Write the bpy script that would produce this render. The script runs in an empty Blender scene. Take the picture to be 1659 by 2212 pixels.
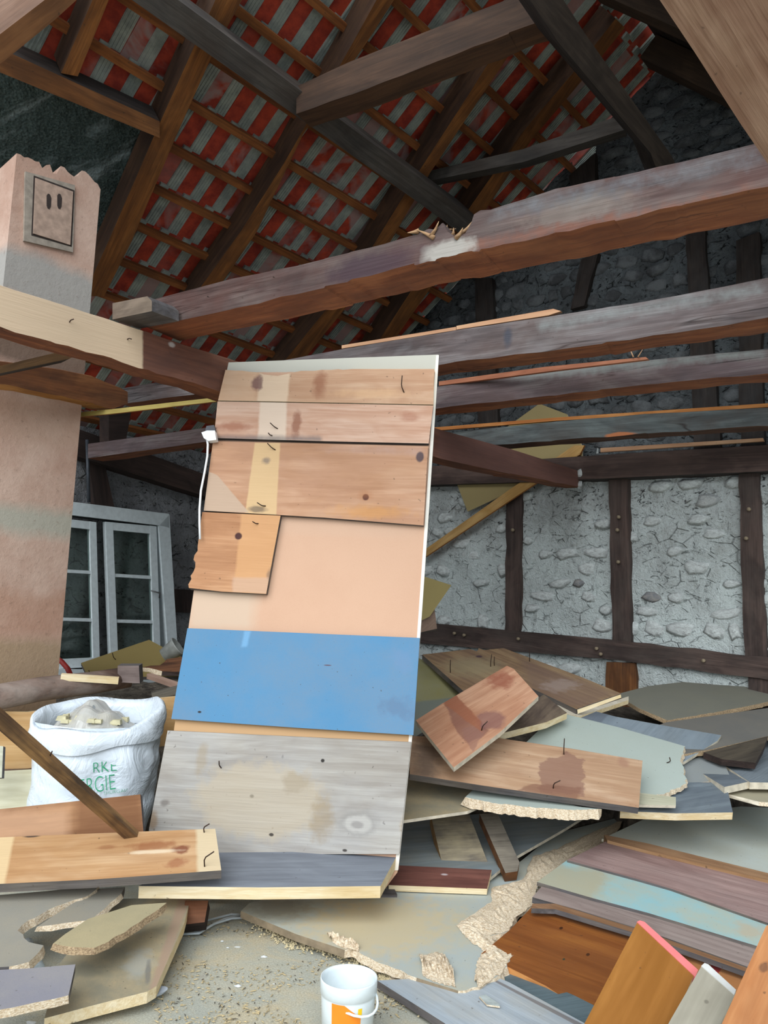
import bpy, bmesh, math, random
import numpy as np
from mathutils import Vector, Matrix, noise
random.seed(7); RND = random.random
C = bpy.context.scene.collection
SC = bpy.context.scene
# ------------------------------------------------------------------ camera
FPX, CX, CY = 1700.0, 829.5, 1106.0
PITCH, ROLL = math.radians(7.5), math.radians(2.0)
EYE = Vector((0, 0, 1.05))
FW = Vector((0, math.cos(PITCH), math.sin(PITCH)))
_R0 = Vector((1, 0, 0)); _U0 = Vector((0, -math.sin(PITCH), math.cos(PITCH)))
RT = _R0*math.cos(ROLL) + _U0*math.sin(ROLL)
UP = -_R0*math.sin(ROLL) + _U0*math.cos(ROLL)
cam_d = bpy.data.cameras.new('camera'); cam = bpy.data.objects.new('camera', cam_d); C.objects.link(cam)
cam_d.sensor_fit = 'VERTICAL'; cam_d.sensor_height = 24.0; cam_d.lens = 24.0*FPX/2212.0
cam_d.clip_start = 0.02; cam_d.clip_end = 200
Mc = Matrix((RT, UP, -FW)).transposed().to_4x4(); Mc.translation = EYE
cam.matrix_world = Mc
SC.camera = cam
# ------------------------------------------------------------------ world and exposure
W = bpy.data.worlds.new('world'); SC.world = W; W.use_nodes = True
bg = W.node_tree.nodes['Background']
bg.inputs[0].default_value = (0.80, 0.90, 1.0, 1); bg.inputs[1].default_value = 0.62
vs = SC.view_settings
vs.view_transform = 'Standard'; vs.look = 'None'; vs.gamma = 1.0; vs.exposure = 0.5
try: vs.use_curve_mapping = False
except Exception: pass
# overcast daylight pouring in through the torn-open side of the loft, high behind the camera
ld = bpy.data.lights.new('daylight', 'SUN'); lo = bpy.data.objects.new('daylight', ld); C.objects.link(lo)
ld.energy = 2.85; ld.angle = math.radians(60); ld.color = (0.93, 0.97, 1.0)
lo.rotation_euler = Vector((0.25, 0.80, -0.62)).to_track_quat('-Z', 'Y').to_euler()

# ------------------------------------------------------------------ projection helpers
def ray(x, y): return FW + RT*((x-CX)/FPX) - UP*((y-CY)/FPX)
def at(x, y, d): return EYE + ray(x, y)*d
def onz(x, y, z): r = ray(x, y); return EYE + r*((z-EYE.z)/r.z)
class Plane:
    def __init__(s, P, n):
        s.P = Vector(P); s.n = Vector(n).normalized()
        if s.n.dot(EYE-s.P) < 0: s.n = -s.n
    def hit(s, x, y, off=0.0):
        r = ray(x, y); P = s.P + s.n*off
        return EYE + r*((P-EYE).dot(s.n)/r.dot(s.n))
    def off(s, o): return Plane(s.P + s.n*o, s.n)
def pl3(a, b, c):
    A, B, D = at(*a), at(*b), at(*c); return Plane(A, (B-A).cross(D-A))
def dp(x, y0, d0, y1, d1, sx=0.0):
    A, B = at(x, y0, d0), at(x, y1, d1); return Plane(A, (B-A).cross(Vector((1, 0, sx))))
def azv(a): a = math.radians(a); return Vector((math.sin(a), math.cos(a), 0))
AA = azv(41.0)                       # along the house (eaves direction)
BB = azv(-51.0)                      # across the house, along the joists, away from the camera

# ------------------------------------------------------------------ materials
def hx(s):
    s = s.lstrip('#'); v = [int(s[i:i+2], 16)/255 for i in (0, 2, 4)]
    return tuple(((c+0.055)/1.055)**2.4 if c > 0.04045 else c/12.92 for c in v) + (1,)
class NB:
    def __init__(s, name):
        s.m = bpy.data.materials.new(name); s.m.use_nodes = True; s.t = s.m.node_tree
        s.b = s.t.nodes['Principled BSDF']
        s.tc = s.t.nodes.new('ShaderNodeTexCoord').outputs['Object']
    def L(s, a, b): s.t.links.new(a, b)
    def map(s, sc, loc=(0, 0, 0), src=None):
        n = s.t.nodes.new('ShaderNodeMapping'); n.inputs['Scale'].default_value = sc; n.inputs['Location'].default_value = loc
        s.L(src or s.tc, n.inputs['Vector']); return n.outputs[0]
    def noise(s, vec, scale, detail=3, rough=0.55, dist=0.0):
        n = s.t.nodes.new('ShaderNodeTexNoise'); n.inputs['Scale'].default_value = scale
        n.inputs['Detail'].default_value = detail; n.inputs['Roughness'].default_value = rough; n.inputs['Distortion'].default_value = dist
        s.L(vec, n.inputs['Vector']); return n.outputs['Fac']
    def vor(s, vec, scale, feat='F1'):
        # cell pattern
        n = s.t.nodes.new('ShaderNodeTexVoronoi'); n.feature = feat; n.inputs['Scale'].default_value = scale
        s.L(vec, n.inputs['Vector']); return n.outputs['Distance']
    def mr(s, v, a, b, c=0.0, d=1.0):
        n = s.t.nodes.new('ShaderNodeMapRange'); s.L(v, n.inputs[0])
        for i, q in enumerate((a, b, c, d)): n.inputs[i+1].default_value = q
        return n.outputs[0]
    def ma(s, op, a, b=None):
        n = s.t.nodes.new('ShaderNodeMath'); n.operation = op
        for i, q in enumerate((a, b)):
            if q is None: continue
            if isinstance(q, (int, float)): n.inputs[i].default_value = q
            else: s.L(q, n.inputs[i])
        return n.outputs[0]
    def vm(s, op, a, b):
        n = s.t.nodes.new('ShaderNodeVectorMath'); n.operation = op
        for i, q in enumerate((a, b)):
            if isinstance(q, tuple): n.inputs[i].default_value = q
            else: s.L(q, n.inputs[i])
        return n.outputs['Value'] if op in ('DOT_PRODUCT', 'LENGTH') else n.outputs[0]
    def mix(s, fac, a, b):
        n = s.t.nodes.new('ShaderNodeMix'); n.data_type = 'RGBA'
        if isinstance(fac, (int, float)): n.inputs[0].default_value = fac
        else: s.L(fac, n.inputs[0])
        for i, q in ((6, a), (7, b)):
            if isinstance(q, tuple): n.inputs[i].default_value = q
            else: s.L(q, n.inputs[i])
        return n.outputs[2]
    def bump(s, h, st=0.3, dist=0.01):
        n = s.t.nodes.new('ShaderNodeBump'); n.inputs['Strength'].default_value = st; n.inputs['Distance'].default_value = dist
        s.L(h, n.inputs['Height']); s.L(n.outputs[0], s.b.inputs['Normal'])
    def fin(s, col, rough=0.8, metal=0.0, spec=0.3):
        if isinstance(col, tuple): s.b.inputs['Base Color'].default_value = col
        else: s.L(col, s.b.inputs['Base Color'])
        s.b.inputs['Roughness'].default_value = rough; s.b.inputs['Metallic'].default_value = metal
        s.b.inputs['Specular IOR Level'].default_value = spec
        return s.m
def feats_apply(nb, col, feats, M, plane):
    """feats are stains / worn zones, given where they sit on the board"""
    if not feats: return col
    inv = M.inverted()
    nz = nb.noise(nb.tc, 22, 3, 0.6)
    nzl = nb.ma('SUBTRACT', nz, 0.5)
    for ft in feats:
        kind = ft[0]
        if kind == 'blob':            # cx, cy, rx, ry (px), colour, strength, raggedness, softness
            _, x, y, rx, ry, c, st, rg, sf = ft
            o = inv @ plane.hit(x, y); a = inv @ plane.hit(x+rx, y); b = inv @ plane.hit(x, y+ry)
            ea = (a-o); eb = (b-o)
            wx = math.hypot(ea.x, eb.x); wy = math.hypot(ea.y, eb.y)
            v = nb.vm('SUBTRACT', nb.tc, (o.x, o.y, o.z)); v = nb.vm('MULTIPLY', v, (1/max(wx, 1e-4), 1/max(wy, 1e-4), 0.0))
            l = nb.vm('LENGTH', v, (0, 0, 0)); l = nb.ma('ADD', l, nb.ma('MULTIPLY', nzl, rg))
            m = nb.mr(l, 1.0, 1.0-sf, 0, st)
        else:                         # quad: convex px polygon, colour, strength, raggedness (m), softness (m)
            _, pts, c, st, rg, sf = ft
            P = [inv @ plane.hit(*q) for q in pts]
            cen = sum(P, Vector())/len(P); m = None
            for i in range(len(P)):
                a, b = P[i], P[(i+1) % len(P)]; n = Vector((-(b-a).y, (b-a).x, 0)).normalized()
                if n.dot(cen-a) < 0: n = -n
                d = nb.vm('DOT_PRODUCT', nb.vm('SUBTRACT', nb.tc, (a.x, a.y, a.z)), (n.x, n.y, 0.0))
                d = nb.ma('ADD', d, nb.ma('MULTIPLY', nzl, rg)); k = nb.mr(d, 0.0, max(sf, 1e-4))
                m = k if m is None else nb.ma('MULTIPLY', m, k)
            m = nb.ma('MULTIPLY', m, st)
        col = nb.mix(m, col, hx(c))
    return col
def wood(name, base, dark, light=None, grime=None, gst=0.5, feats=None, M=None, plane=None, gs=1.0, rough=0.8, bump=0.25, seed=None, cracks=0.0):
    nb = NB(name); sd = seed if seed is not None else RND()*50
    v = nb.map((1.1*gs, 11*gs, 11*gs), (sd, sd*0.7, sd*.3))
    g = nb.noise(v, 1.6, 4, 0.6, 0.9)
    f = nb.noise(nb.map((5*gs, 130*gs, 130*gs), (sd, 0, 0)), 1.0, 2, 0.5)
    col = nb.mix(nb.mr(g, 0.28, 0.60, .15, 1), hx(dark), hx(base))
    col = nb.mix(nb.mr(g, 0.56, 0.80, 0, 0.8), col, hx(light or base))
    bl = nb.noise(nb.map((2.2, 5, 5), (sd, 3, sd)), 1.0, 3, 0.6, 1.0)
    col = nb.mix(nb.mr(bl, 0.46, 0.62, 0, 0.5), col, hx(light or base)); col = nb.mix(nb.mr(bl, 0.30, 0.42, 0.4, 0), col, hx(dark))
    if cracks:
        ck = nb.noise(nb.map((0.55, 9, 9), (sd, sd, 4)), 1.0, 3, 0.5, 0.3)
        ckm = nb.mr(nb.ma('ABSOLUTE', nb.ma('SUBTRACT', ck, 0.5)), 0.0, 0.010, cracks, 0)
        fade = nb.noise(nb.map((1.5, 3, 3), (sd, 9, 4)), 1.0, 2, 0.5)
        ckm = nb.ma('MULTIPLY', ckm, nb.mr(fade, .46, .54)); col = nb.mix(ckm, col, hx('#1d1715'))
    col = nb.mix(nb.mr(f, 0.35, 0.7, 0.2, 0.0), col, hx(dark))
    mg = nb.noise(nb.map((2.4*gs, 42*gs, 42*gs), (sd, 2, 2)), 1.0, 3, 0.6, 0.4)
    col = nb.mix(nb.mr(mg, 0.38, 0.52, 0.42, 0), col, hx(dark))
    dsp = nb.noise(nb.map((1, 1, 1), (sd, 5, 2)), 48, 2, 0.5); col = nb.mix(nb.mr(dsp, 0.70, 0.75, 0, 0.55), col, hx('#3a2e26'))
    if grime:
        b = nb.noise(nb.map((3.5, 6, 6), (sd, 1, 2)), 1.0, 4, 0.62)
        col = nb.mix(nb.mr(b, 0.42, 0.66, 0, gst), col, hx(grime))
    if feats: col = feats_apply(nb, col, feats, M, plane)
    if bump: nb.bump(nb.ma('ADD', f, nb.ma('MULTIPLY', g, 1.5)), bump, 0.004)
    return nb.fin(col, rough)
def chip(name, base, speck, dust=None, dst=0.5, feats=None, M=None, plane=None, rough=0.75, bump=0.05, dscale=5):
    nb = NB(name); sd = RND()*40
    s1 = nb.noise(nb.map((1, 1, 1), (sd, sd, 0)), 260, 2, 0.6)
    col = nb.mix(nb.mr(s1, 0.56, 0.72, 0, 0.35), hx(base), hx(speck))
    b0 = nb.noise(nb.map((1, 1, 1), (sd, 0, 0)), 3.0, 4, 0.6)
    col = nb.mix(nb.mr(b0, 0.4, 0.7, 0, 0.25), col, hx(speck))
    if dust:
        b = nb.noise(nb.map((1, 1, 1), (0, sd, 0)), dscale, 5, 0.65)
        fine = nb.noise(nb.tc, 180, 2, 0.6)
        m = nb.ma('MULTIPLY', nb.mr(b, 0.38, 0.6, 0, dst), nb.mr(fine, 0.3, 0.55, 0.55, 1))
        col = nb.mix(m, col, hx(dust))
        k = nb.noise(nb.map((1, 1, 1), (9, sd, 0)), 95, 1, 0.5)
        col = nb.mix(nb.mr(k, 0.74, 0.78, 0, 0.6), col, hx('#4a4438'))
    if feats: col = feats_apply(nb, col, feats, M, plane)
    nb.bump(s1, bump if bump > 0.05 else 0.12, 0.002)
    return nb.fin(col, rough)
def torn(name, a='#c9b49c', b='#8d765f', c='#e6d8c4'):
    nb = NB(name)
    s = nb.noise(nb.map((1, 1, 2.2)), 130, 4, 0.7); s2 = nb.vor(nb.tc, 150)
    col = nb.mix(nb.mr(s, 0.38, 0.6), hx(b), hx(a)); col = nb.mix(nb.mr(s2, 0.0, 0.35, 0.7, 0), col, hx(c))
    nb.bump(s, .7, 0.006); return nb.fin(col, 0.9)
def flat(name, c, rough=0.6, metal=0.0, var=0.15, spec=0.4):
    nb = NB(name); n = nb.noise(nb.tc, 30, 3)
    h = hx(c); d = tuple(x*(1-var*2) for x in h[:3])+(1,)
    return nb.fin(nb.mix(nb.mr(n, 0.35, 0.65), d, h), rough, metal, spec)

M_TORN = torn('torn_chipboard', '#e8d8be', '#bda585', '#f6ecdc'); M_TORN_D = torn('torn_chipboard_dusty', '#b39a78', '#7d6850', '#cbb898')
M_EDGE = flat('cut_edge', '#d9cfba', 0.8); M_EDGEW = wood('cut_pine_edge', '#e2cfa6', '#c9ad7c', '#ece0c4', gs=2)
M_EDGEG = wood('grey_edge', '#5d5a5c', '#3a3634', '#77706c', '#8a7d6a', 0.3)
M_EDGED = flat('dusty_edge', '#8a7a63', 0.9); M_NAIL = flat('rusty_iron', '#4a3a32', 0.6, 0.6)
M_NAILS = flat('steel', '#8a8a8a', 0.4, 0.9)

# ------------------------------------------------------------------ object helpers
MW = {}
def mesh_obj(name, verts, faces, mats, M=None, parent=None, fm=None, smooth=False):
    me = bpy.data.meshes.new(name); me.from_pydata([tuple(v) for v in verts], [], faces); me.validate()
    for m in mats: me.materials.append(m)
    if fm and len(fm) == len(me.polygons): me.polygons.foreach_set('material_index', fm)
    if smooth: me.polygons.foreach_set('use_smooth', [True]*len(me.polygons))
    o = bpy.data.objects.new(name, me); C.objects.link(o)
    M = M or Matrix.Identity(4); o.matrix_world = M; MW[o.name] = M.copy()
    if parent: adopt(o, parent)
    return o
def adopt(o, p):
    M = MW[o.name]; o.parent = p; o.matrix_parent_inverse = Matrix.Identity(4); o.matrix_basis = MW[p.name].inverted() @ M
def tag(o, label=None, cat=None, group=None, kind=None):
    if label: o['label'] = label
    if cat: o['category'] = cat
    if group: o['group'] = group
    if kind: o['kind'] = kind
    return o
def empty(name, loc, label=None, cat=None, group=None, kind=None):
    o = bpy.data.objects.new(name, None); C.objects.link(o); o.location = loc; o.empty_display_size = 0.1
    MW[o.name] = Matrix.Translation(loc); return tag(o, label, cat, group, kind)
def frame(P, xdir, n):
    z = n.normalized(); x = (xdir - z*xdir.dot(z)).normalized(); y = z.cross(x)
    M = Matrix((x, y, z)).transposed().to_4x4(); M.translation = P; return M
SLABS = []
def slab(name, pts, plane, thick, mats, parent=None, rag=(), ax=(0, 1), amp=0.008, feats=None, mk=None, out=0.012, label=None, cat=None, group=None, step=0.03, reg=False, nails=None):
    """a board: face outline unprojected on its own plane, thickness away from the viewer. mats=(face, edge, torn edge)"""
    P = [plane.hit(*q) for q in pts]
    M = frame(P[ax[0]], P[ax[1]]-P[ax[0]], plane.n); inv = M.inverted()
    L = [inv @ p for p in P]
    ar = sum(L[i].x*L[(i+1) % len(L)].y - L[(i+1) % len(L)].x*L[i].y for i in range(len(L)))
    idx = list(range(len(L)))
    if ar < 0: L.reverse(); idx.reverse()
    top = []; isr = []
    n = len(L)
    for i in range(n):
        a, b = L[i], L[(i+1) % n]
        # original edge index
        oi = idx[i] if ar > 0 else idx[(i+1) % n]
        top.append(Vector((a.x, a.y, 0))); isr.append(oi in rag)
        if oi in rag:
            k = max(1, int((b-a).length/step)); nn = Vector(((b-a).y, -(b-a).x, 0)).normalized()
            for j in range(1, k):
                q = a.lerp(b, (j+RND()*.5-.25)/k); q = Vector((q.x, q.y, 0)) + nn*random.uniform(-amp, amp)
                top.append(q); isr.append(True)
    n = len(top); bot = []
    for i in range(n):
        q = top[i].copy()
        if isr[i] or isr[i-1]:
            t = (top[(i+1) % n]-top[i-1]); nn = Vector((t.y, -t.x, 0)).normalized(); q += nn*random.uniform(out*.3, out)
        q.z = -thick; bot.append(q)
    verts = top+bot; faces = [tuple(range(n)), tuple(range(2*n-1, n-1, -1))]; fm = [0, 1 if len(mats) < 4 else 3]
    for i in range(n):
        faces.append((i, n+i, n+(i+1) % n, (i+1) % n)); fm.append(2 if isr[i] and len(mats) > 2 else 1)
    if mk: mats = (mk(feats, M, plane),)+tuple(mats[1:])
    o = mesh_obj(name, verts, faces, mats, M, parent, fm)
    tag(o, label, cat, group)
    if reg: SLABS.append([M @ v for v in bot])
    for q in (nails or []): nail(o, plane, *q)
    return o
def tube(name, pts, r, mat, parent=None, seg=6, r2=None):
    V = []; F = []; n = len(pts); pts = [Vector(p) for p in pts]
    for i, p in enumerate(pts):
        d = (pts[min(i+1, n-1)]-pts[max(i-1, 0)]).normalized(); a = d.orthogonal().normalized() if i == 0 else (a0 - d*a0.dot(d)).normalized()
        a0 = a; b = d.cross(a); rr = r if r2 is None else r+(r2-r)*i/(n-1)
        for k in range(seg):
            t = 2*math.pi*k/seg; V.append(p+(a*math.cos(t)+b*math.sin(t))*rr)
    for i in range(n-1):
        for k in range(seg): F.append((i*seg+k, i*seg+(k+1) % seg, (i+1)*seg+(k+1) % seg, (i+1)*seg+k))
    F.append(tuple(range(seg-1, -1, -1))); F.append(tuple(range((n-1)*seg, n*seg)))
    c = pts[0]; M = Matrix.Translation(c)
    return mesh_obj(name, [v-c for v in V], F, [mat], M, parent, smooth=True)
def nail(par, plane, x0, y0, x1, y1, bend=0.1, lift=0.6):
    """an old nail left standing in a board: foot on the board, tip bent"""
    a = plane.hit(x0, y0); d = (a-EYE).dot(FW); b = at(x1, y1, d*0.995) + plane.n*0.004
    mid = (a+b)/2 + (b-a).cross(FW).normalized()*(b-a).length*bend
    pts = [a, a.lerp(mid, .6)+(mid-a.lerp(b, .5))*.3, mid, b]
    return tube('nail', pts, 0.0022, M_NAIL, par, 5)
def beam(name, top, bot, P0, P1, thick, mats, n=14, wob=0.004, label=None, cat='beam', group=None, parent=None, feats=None, mk=None):
    """hewn beam: px outlines of the near face on the upright plane through P0-P1; mats=(side, underside, end)"""
    d = (P1-P0); d.z = 0; L = d.length
    nrm = Vector((d.y, -d.x, 0)).normalized(); plane = Plane(P0, nrm)
    x0 = top[0][0]; x1 = top[-1][0]
    def ip(pl, x):
        for i in range(len(pl)-1):
            if pl[i][0] <= x <= pl[i+1][0] or i == len(pl)-2:
                a, b = pl[i], pl[i+1]; return a[1]+(b[1]-a[1])*(x-a[0])/(b[0]-a[0])
    xs = sorted(set([x0+(x1-x0)*i/n for i in range(n+1)]+[p[0] for p in top]+[p[0] for p in bot if x0 < p[0] < x1]))
    V = []; F = []; fm = []
    B0 = plane.hit(x0, ip(bot, x0)); B1 = plane.hit(x1, ip(bot, x1)); M = frame(B0, B1-B0, plane.n); inv = M.inverted()
    for x in xs:
        b = plane.hit(x, ip(bot, x)); t = plane.hit(x, ip(top, x))
        # keep the section upright: top straight above bottom
        bl = inv @ b; tl = inv @ t
        w = [random.uniform(-wob, wob) for _ in range(4)]
        ch = min(thick, abs(tl.y-bl.y))*0.07
        V += [Vector((bl.x, bl.y+w[0], 0)), Vector((tl.x, tl.y+w[0]*.3-ch*.5, 0)), Vector((tl.x, tl.y+w[0]*.3, -ch)), Vector((tl.x, tl.y+w[1], -thick+w[2])), Vector((bl.x, bl.y+w[3], -thick+w[2]))]
    k = 5
    for i in range(len(xs)-1):
        for j in range(k):
            a, b = i*k+j, i*k+(j+1) % k
            F.append((a, a+k, b+k, b)); fm.append(1 if j == 4 else 0)
    F.append(tuple(range(k))); F.append(tuple(range(len(V)-1, len(V)-1-k, -1))); fm += [2, 2] if len(mats) > 2 else [0, 0]
    if mk: mats = (mk(feats, M, plane),)+tuple(mats[1:])
    o = mesh_obj(name, V, F, mats, M, parent, fm)
    bm = bmesh.new(); bm.from_mesh(o.data); bmesh.ops.recalc_face_normals(bm, faces=bm.faces); bm.to_mesh(o.data); bm.free()
    return tag(o, label, cat if not parent else None, group)
def box(name, P, X, Y, Z, mats, parent=None):
    V = []; 
    for k in (0, 1):
        for (i, j) in ((0, 0), (1, 0), (1, 1), (0, 1)): V.append(P+X*i+Y*j+Z*k)
    F = [(3, 2, 1, 0), (4, 5, 6, 7), (0, 1, 5, 4), (1, 2, 6, 5), (2, 3, 7, 6), (3, 0, 4, 7)]
    M = frame(P, X, Z); inv = M.inverted()
    return mesh_obj(name, [inv @ v for v in V], F, mats, M, parent)

# ------------------------------------------------------------------ planes of the house
Wp = at(430, 1045, 6.27); Wp.z = 0                      # a point on the eaves wall
Gp = at(1250, 1035, 5.3); Gp.z = 0                      # a point on the gable wall
EAVES = Plane(Wp, Vector((AA.y, -AA.x, 0)))
GABLE = Plane(Gp, Vector((BB.y, -BB.x, 0)))
# corner of both walls
def isect(P, d, Q, e):
    k = (d.x*e.y-d.y*e.x); s = ((Q.x-P.x)*e.y-(Q.y-P.y)*e.x)/k; return P+d*s
CORN = isect(Wp, AA, Gp, BB)
DOWN = azv(-49.0); DIP = math.radians(35)
rd = DOWN*math.cos(DIP) - Vector((0, 0, 1))*math.sin(DIP)   # down the rafters
RP = Wp + Vector((0, 0, 2.2))
ROOF = Plane(RP, AA.cross(rd))                          # inner faces of the rafters
if ROOF.n.z > 0: ROOF.n = -ROOF.n
ZJ = 2.12

# ------------------------------------------------------------------ floor
def floor_mat():
    nb = NB('dusty_floor')
    b = nb.noise(nb.tc, 1.6, 5, 0.65); c = nb.noise(nb.tc, 4.5, 6, 0.7, 0.6); f = nb.noise(nb.tc, 190, 3, 0.7)
    col = nb.mix(nb.mr(b, 0.35, 0.65), hx('#aeb1a6'), hx('#c4c1ae'))
    col = nb.mix(nb.mr(c, 0.47, 0.62, 0, 0.8), col, hx('#cdbf9f'))
    col = nb.mix(nb.mr(c, 0.28, 0.40, 0.55, 0), col, hx('#8b8280'))
    col = nb.mix(nb.mr(f, 0.40, 0.66, 0.35, 0), col, hx('#5e564a'))
    k = nb.noise(nb.map((1, 1, 1), (3, 3, 3)), 55, 2, 0.5); col = nb.mix(nb.mr(k, 0.72, 0.76, 0, 0.7), col, hx('#3d372f'))
    k2 = nb.noise(nb.map((1, 1, 1), (13, 3, 3)), 16, 2, 0.5); col = nb.mix(nb.mr(k2, 0.73, 0.76, 0, 0.9), col, hx('#dfe2e0'))
    nb.bump(nb.ma('ADD', f, c), 0.5, 0.004); return nb.fin(col, 0.9)
fv = [(-5, -1.2, 0), (6, -1.2, 0), (6, 8.5, 0), (-5, 8.5, 0), (-5, -1.2, -.2), (6, -1.2, -.2), (6, 8.5, -.2), (-5, 8.5, -.2)]
fl = mesh_obj('floor', fv, [(0, 1, 2, 3), (7, 6, 5, 4), (0, 4, 5, 1), (1, 5, 6, 2), (2, 6, 7, 3), (3, 7, 4, 0)], [floor_mat()]); tag(fl, kind='structure')

# ------------------------------------------------------------------ masonry walls
def masonry(name, white, mid, dirt, crack, low, lowz):
    nb = NB(name)
    b = nb.noise(nb.tc, 2.2, 5, 0.65); c = nb.noise(nb.tc, 9, 5, 0.7, 0.8); f = nb.noise(nb.tc, 60, 4, 0.7)
    v = nb.vor(nb.map((1, 1, 1.5), src=nb.tc), 7.0, 'DISTANCE_TO_EDGE')
    col = nb.mix(nb.mr(b, 0.36, 0.62), hx(mid), hx(white))
    col = nb.mix(nb.mr(c, 0.52, 0.68, 0, 0.7), col, hx(dirt))
    col = nb.mix(nb.mr(f, 0.3, 0.5, 0.5, 0), col, hx(dirt))
    ck = nb.ma('MULTIPLY', nb.mr(v, 0.0, 0.035, 1, 0), nb.mr(c, 0.50, 0.60, 0, 0.75))
    col = nb.mix(ck, col, hx(crack))
    sp = nb.noise(nb.map((1, 1, 2.0), (5, 5, 5)), 13, 6, 0.75, 1.2); col = nb.mix(nb.mr(sp, 0.585, 0.625, 0, 0.8), col, hx(crack))
    if low:
        sep = nb.t.nodes.new('ShaderNodeSeparateXYZ'); nb.L(nb.tc, sep.inputs[0])
        k = nb.ma('MULTIPLY', nb.mr(sep.outputs[2], lowz+.35, lowz-.1), nb.mr(b, 0.3, 0.6, 0.25, 0.9)); col = nb.mix(k, col, hx(low))
    h = nb.ma('ADD', nb.ma('MULTIPLY', c, 1.2), f); h = nb.ma('SUBTRACT', h, nb.ma('MULTIPLY', ck, 1.2)); h = nb.ma('SUBTRACT', h, nb.mr(sp, 0.6, 0.68, 0, 0.8))
    nb.bump(h, 0.9, 0.022); return nb.fin(col, 0.95, spec=0.1)
M_WHITE = masonry('limewashed_rubble', '#d8dfdd', '#b3b7b5', '#908d87', '#2c2a28', '#d6dfdc', 1.5)
M_GREY = masonry('dark_grey_rubble', '#747a7c', '#555859', '#3c3d3e', '#151515', None, 0)  # upper gable masonry, a darker grey than the wall below
M_LEFTW = masonry('grey_render', '#8f9092', '#6c6c6e', '#57544f', '#222222', None, 0)
def stone_mat(name, a, b, white):
    nb = NB(name); oi = nb.t.nodes.new('ShaderNodeObjectInfo').outputs['Random']
    n = nb.noise(nb.tc, 6, 5, 0.7); col = nb.mix(nb.mr(n, 0.4, 0.6), hx(b), hx(a))
    g = nb.mix(nb.mr(n, 0.35, 0.65), hx('#5d5f62'), hx('#8b8a86'))
    col = nb.mix(nb.mr(oi, white, white+.02), col, g); nb.bump(nb.noise(nb.tc, 14, 5, .75), 0.8, 0.03); return nb.fin(col, 0.95, spec=.1)
M_STW = stone_mat('limewashed_stone', '#c3cac8', '#97999a', 0.86)
def wstone():
    nb = NB('limewashed_rubble_stone'); oi = nb.t.nodes.new('ShaderNodeObjectInfo'); sh = nb.vm('ADD', nb.tc, oi.outputs['Location'])
    n = nb.noise(sh, 5, 5, .7, .6); n2 = nb.noise(sh, 14, 4, .7); w = nb.mix(nb.mr(n, .36, .62), hx('#b0b3b1'), hx('#d6dcd9')); w = nb.mix(nb.mr(n2, .58, .66, 0, .6), w, hx('#7b7a78'))
    g = nb.mix(nb.mr(n, .35, .65), hx('#7d8084'), hx('#a09c96')); col = nb.mix(nb.mr(oi.outputs['Random'], .87, .89), w, g)
    nb.bump(nb.ma('ADD', n, n2), .35, .015); return nb.fin(col, .95, spec=.1)
M_WSTONE = wstone(); M_STG = stone_mat('dark_grey_stone', '#6b6e6f', '#4a4b4c', 0.8)
def roof_z(P, off=0.0):                                   # height of rafter plane above a plan point
    return RP.z - (ROOF.n.x*(P.x-RP.x) + ROOF.n.y*(P.y-RP.y))/ROOF.n.z + off
def grid_wall(name, O, d, nrm, L, zf, mats, cell=0.04, zsw=None):
    nu = int(L/cell); V = []; F = []; fm = []; rows = 64
    for i in range(nu+1):
        u = i*cell; P = O+d*u; zt = zf(P, u)
        for j in range(rows+1):
            z = zt*j/rows; q = Vector((P.x, P.y, z)); h = noise.noise(q*5)*.018 + noise.noise(q*14)*.012 + noise.noise(q*35)*.006
            V.append(q + nrm*h)
    for i in range(nu):
        for j in range(rows):
            a = i*(rows+1)+j; F.append((a, a+rows+1, a+rows+2, a+1))
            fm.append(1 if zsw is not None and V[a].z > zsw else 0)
    # back skin
    n0 = len(V)
    for i in (0, nu):
        P = O+d*(i*cell)-nrm*.3; zt = zf(P, i*cell); V += [Vector((P.x, P.y, 0)), Vector((P.x, P.y, zt))]
    F.append((n0, n0+1, n0+3, n0+2)); fm.append(0)
    return tag(mesh_obj(name, V, F, mats, None, None, fm), kind='structure')
gn = GABLE.n; en = EAVES.n
RIDGE_U = (GABLE.hit(1425, 60) - CORN).dot(-BB)
apex = CORN - BB*RIDGE_U
HOLE_U = (GABLE.hit(1262, 240) - CORN).dot(-BB)
gz = lambda P, u: min(roof_z(P, .25), roof_z(apex, .32) - max(0, u-RIDGE_U)*1.0) - (.30 if abs(u-HOLE_U) < .09 else 0)
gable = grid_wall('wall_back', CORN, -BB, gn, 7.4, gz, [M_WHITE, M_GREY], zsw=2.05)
eaves = grid_wall('wall_left', CORN, -AA, en, 4.2, lambda P, u: 2.3, [M_LEFTW], zsw=None)
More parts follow.
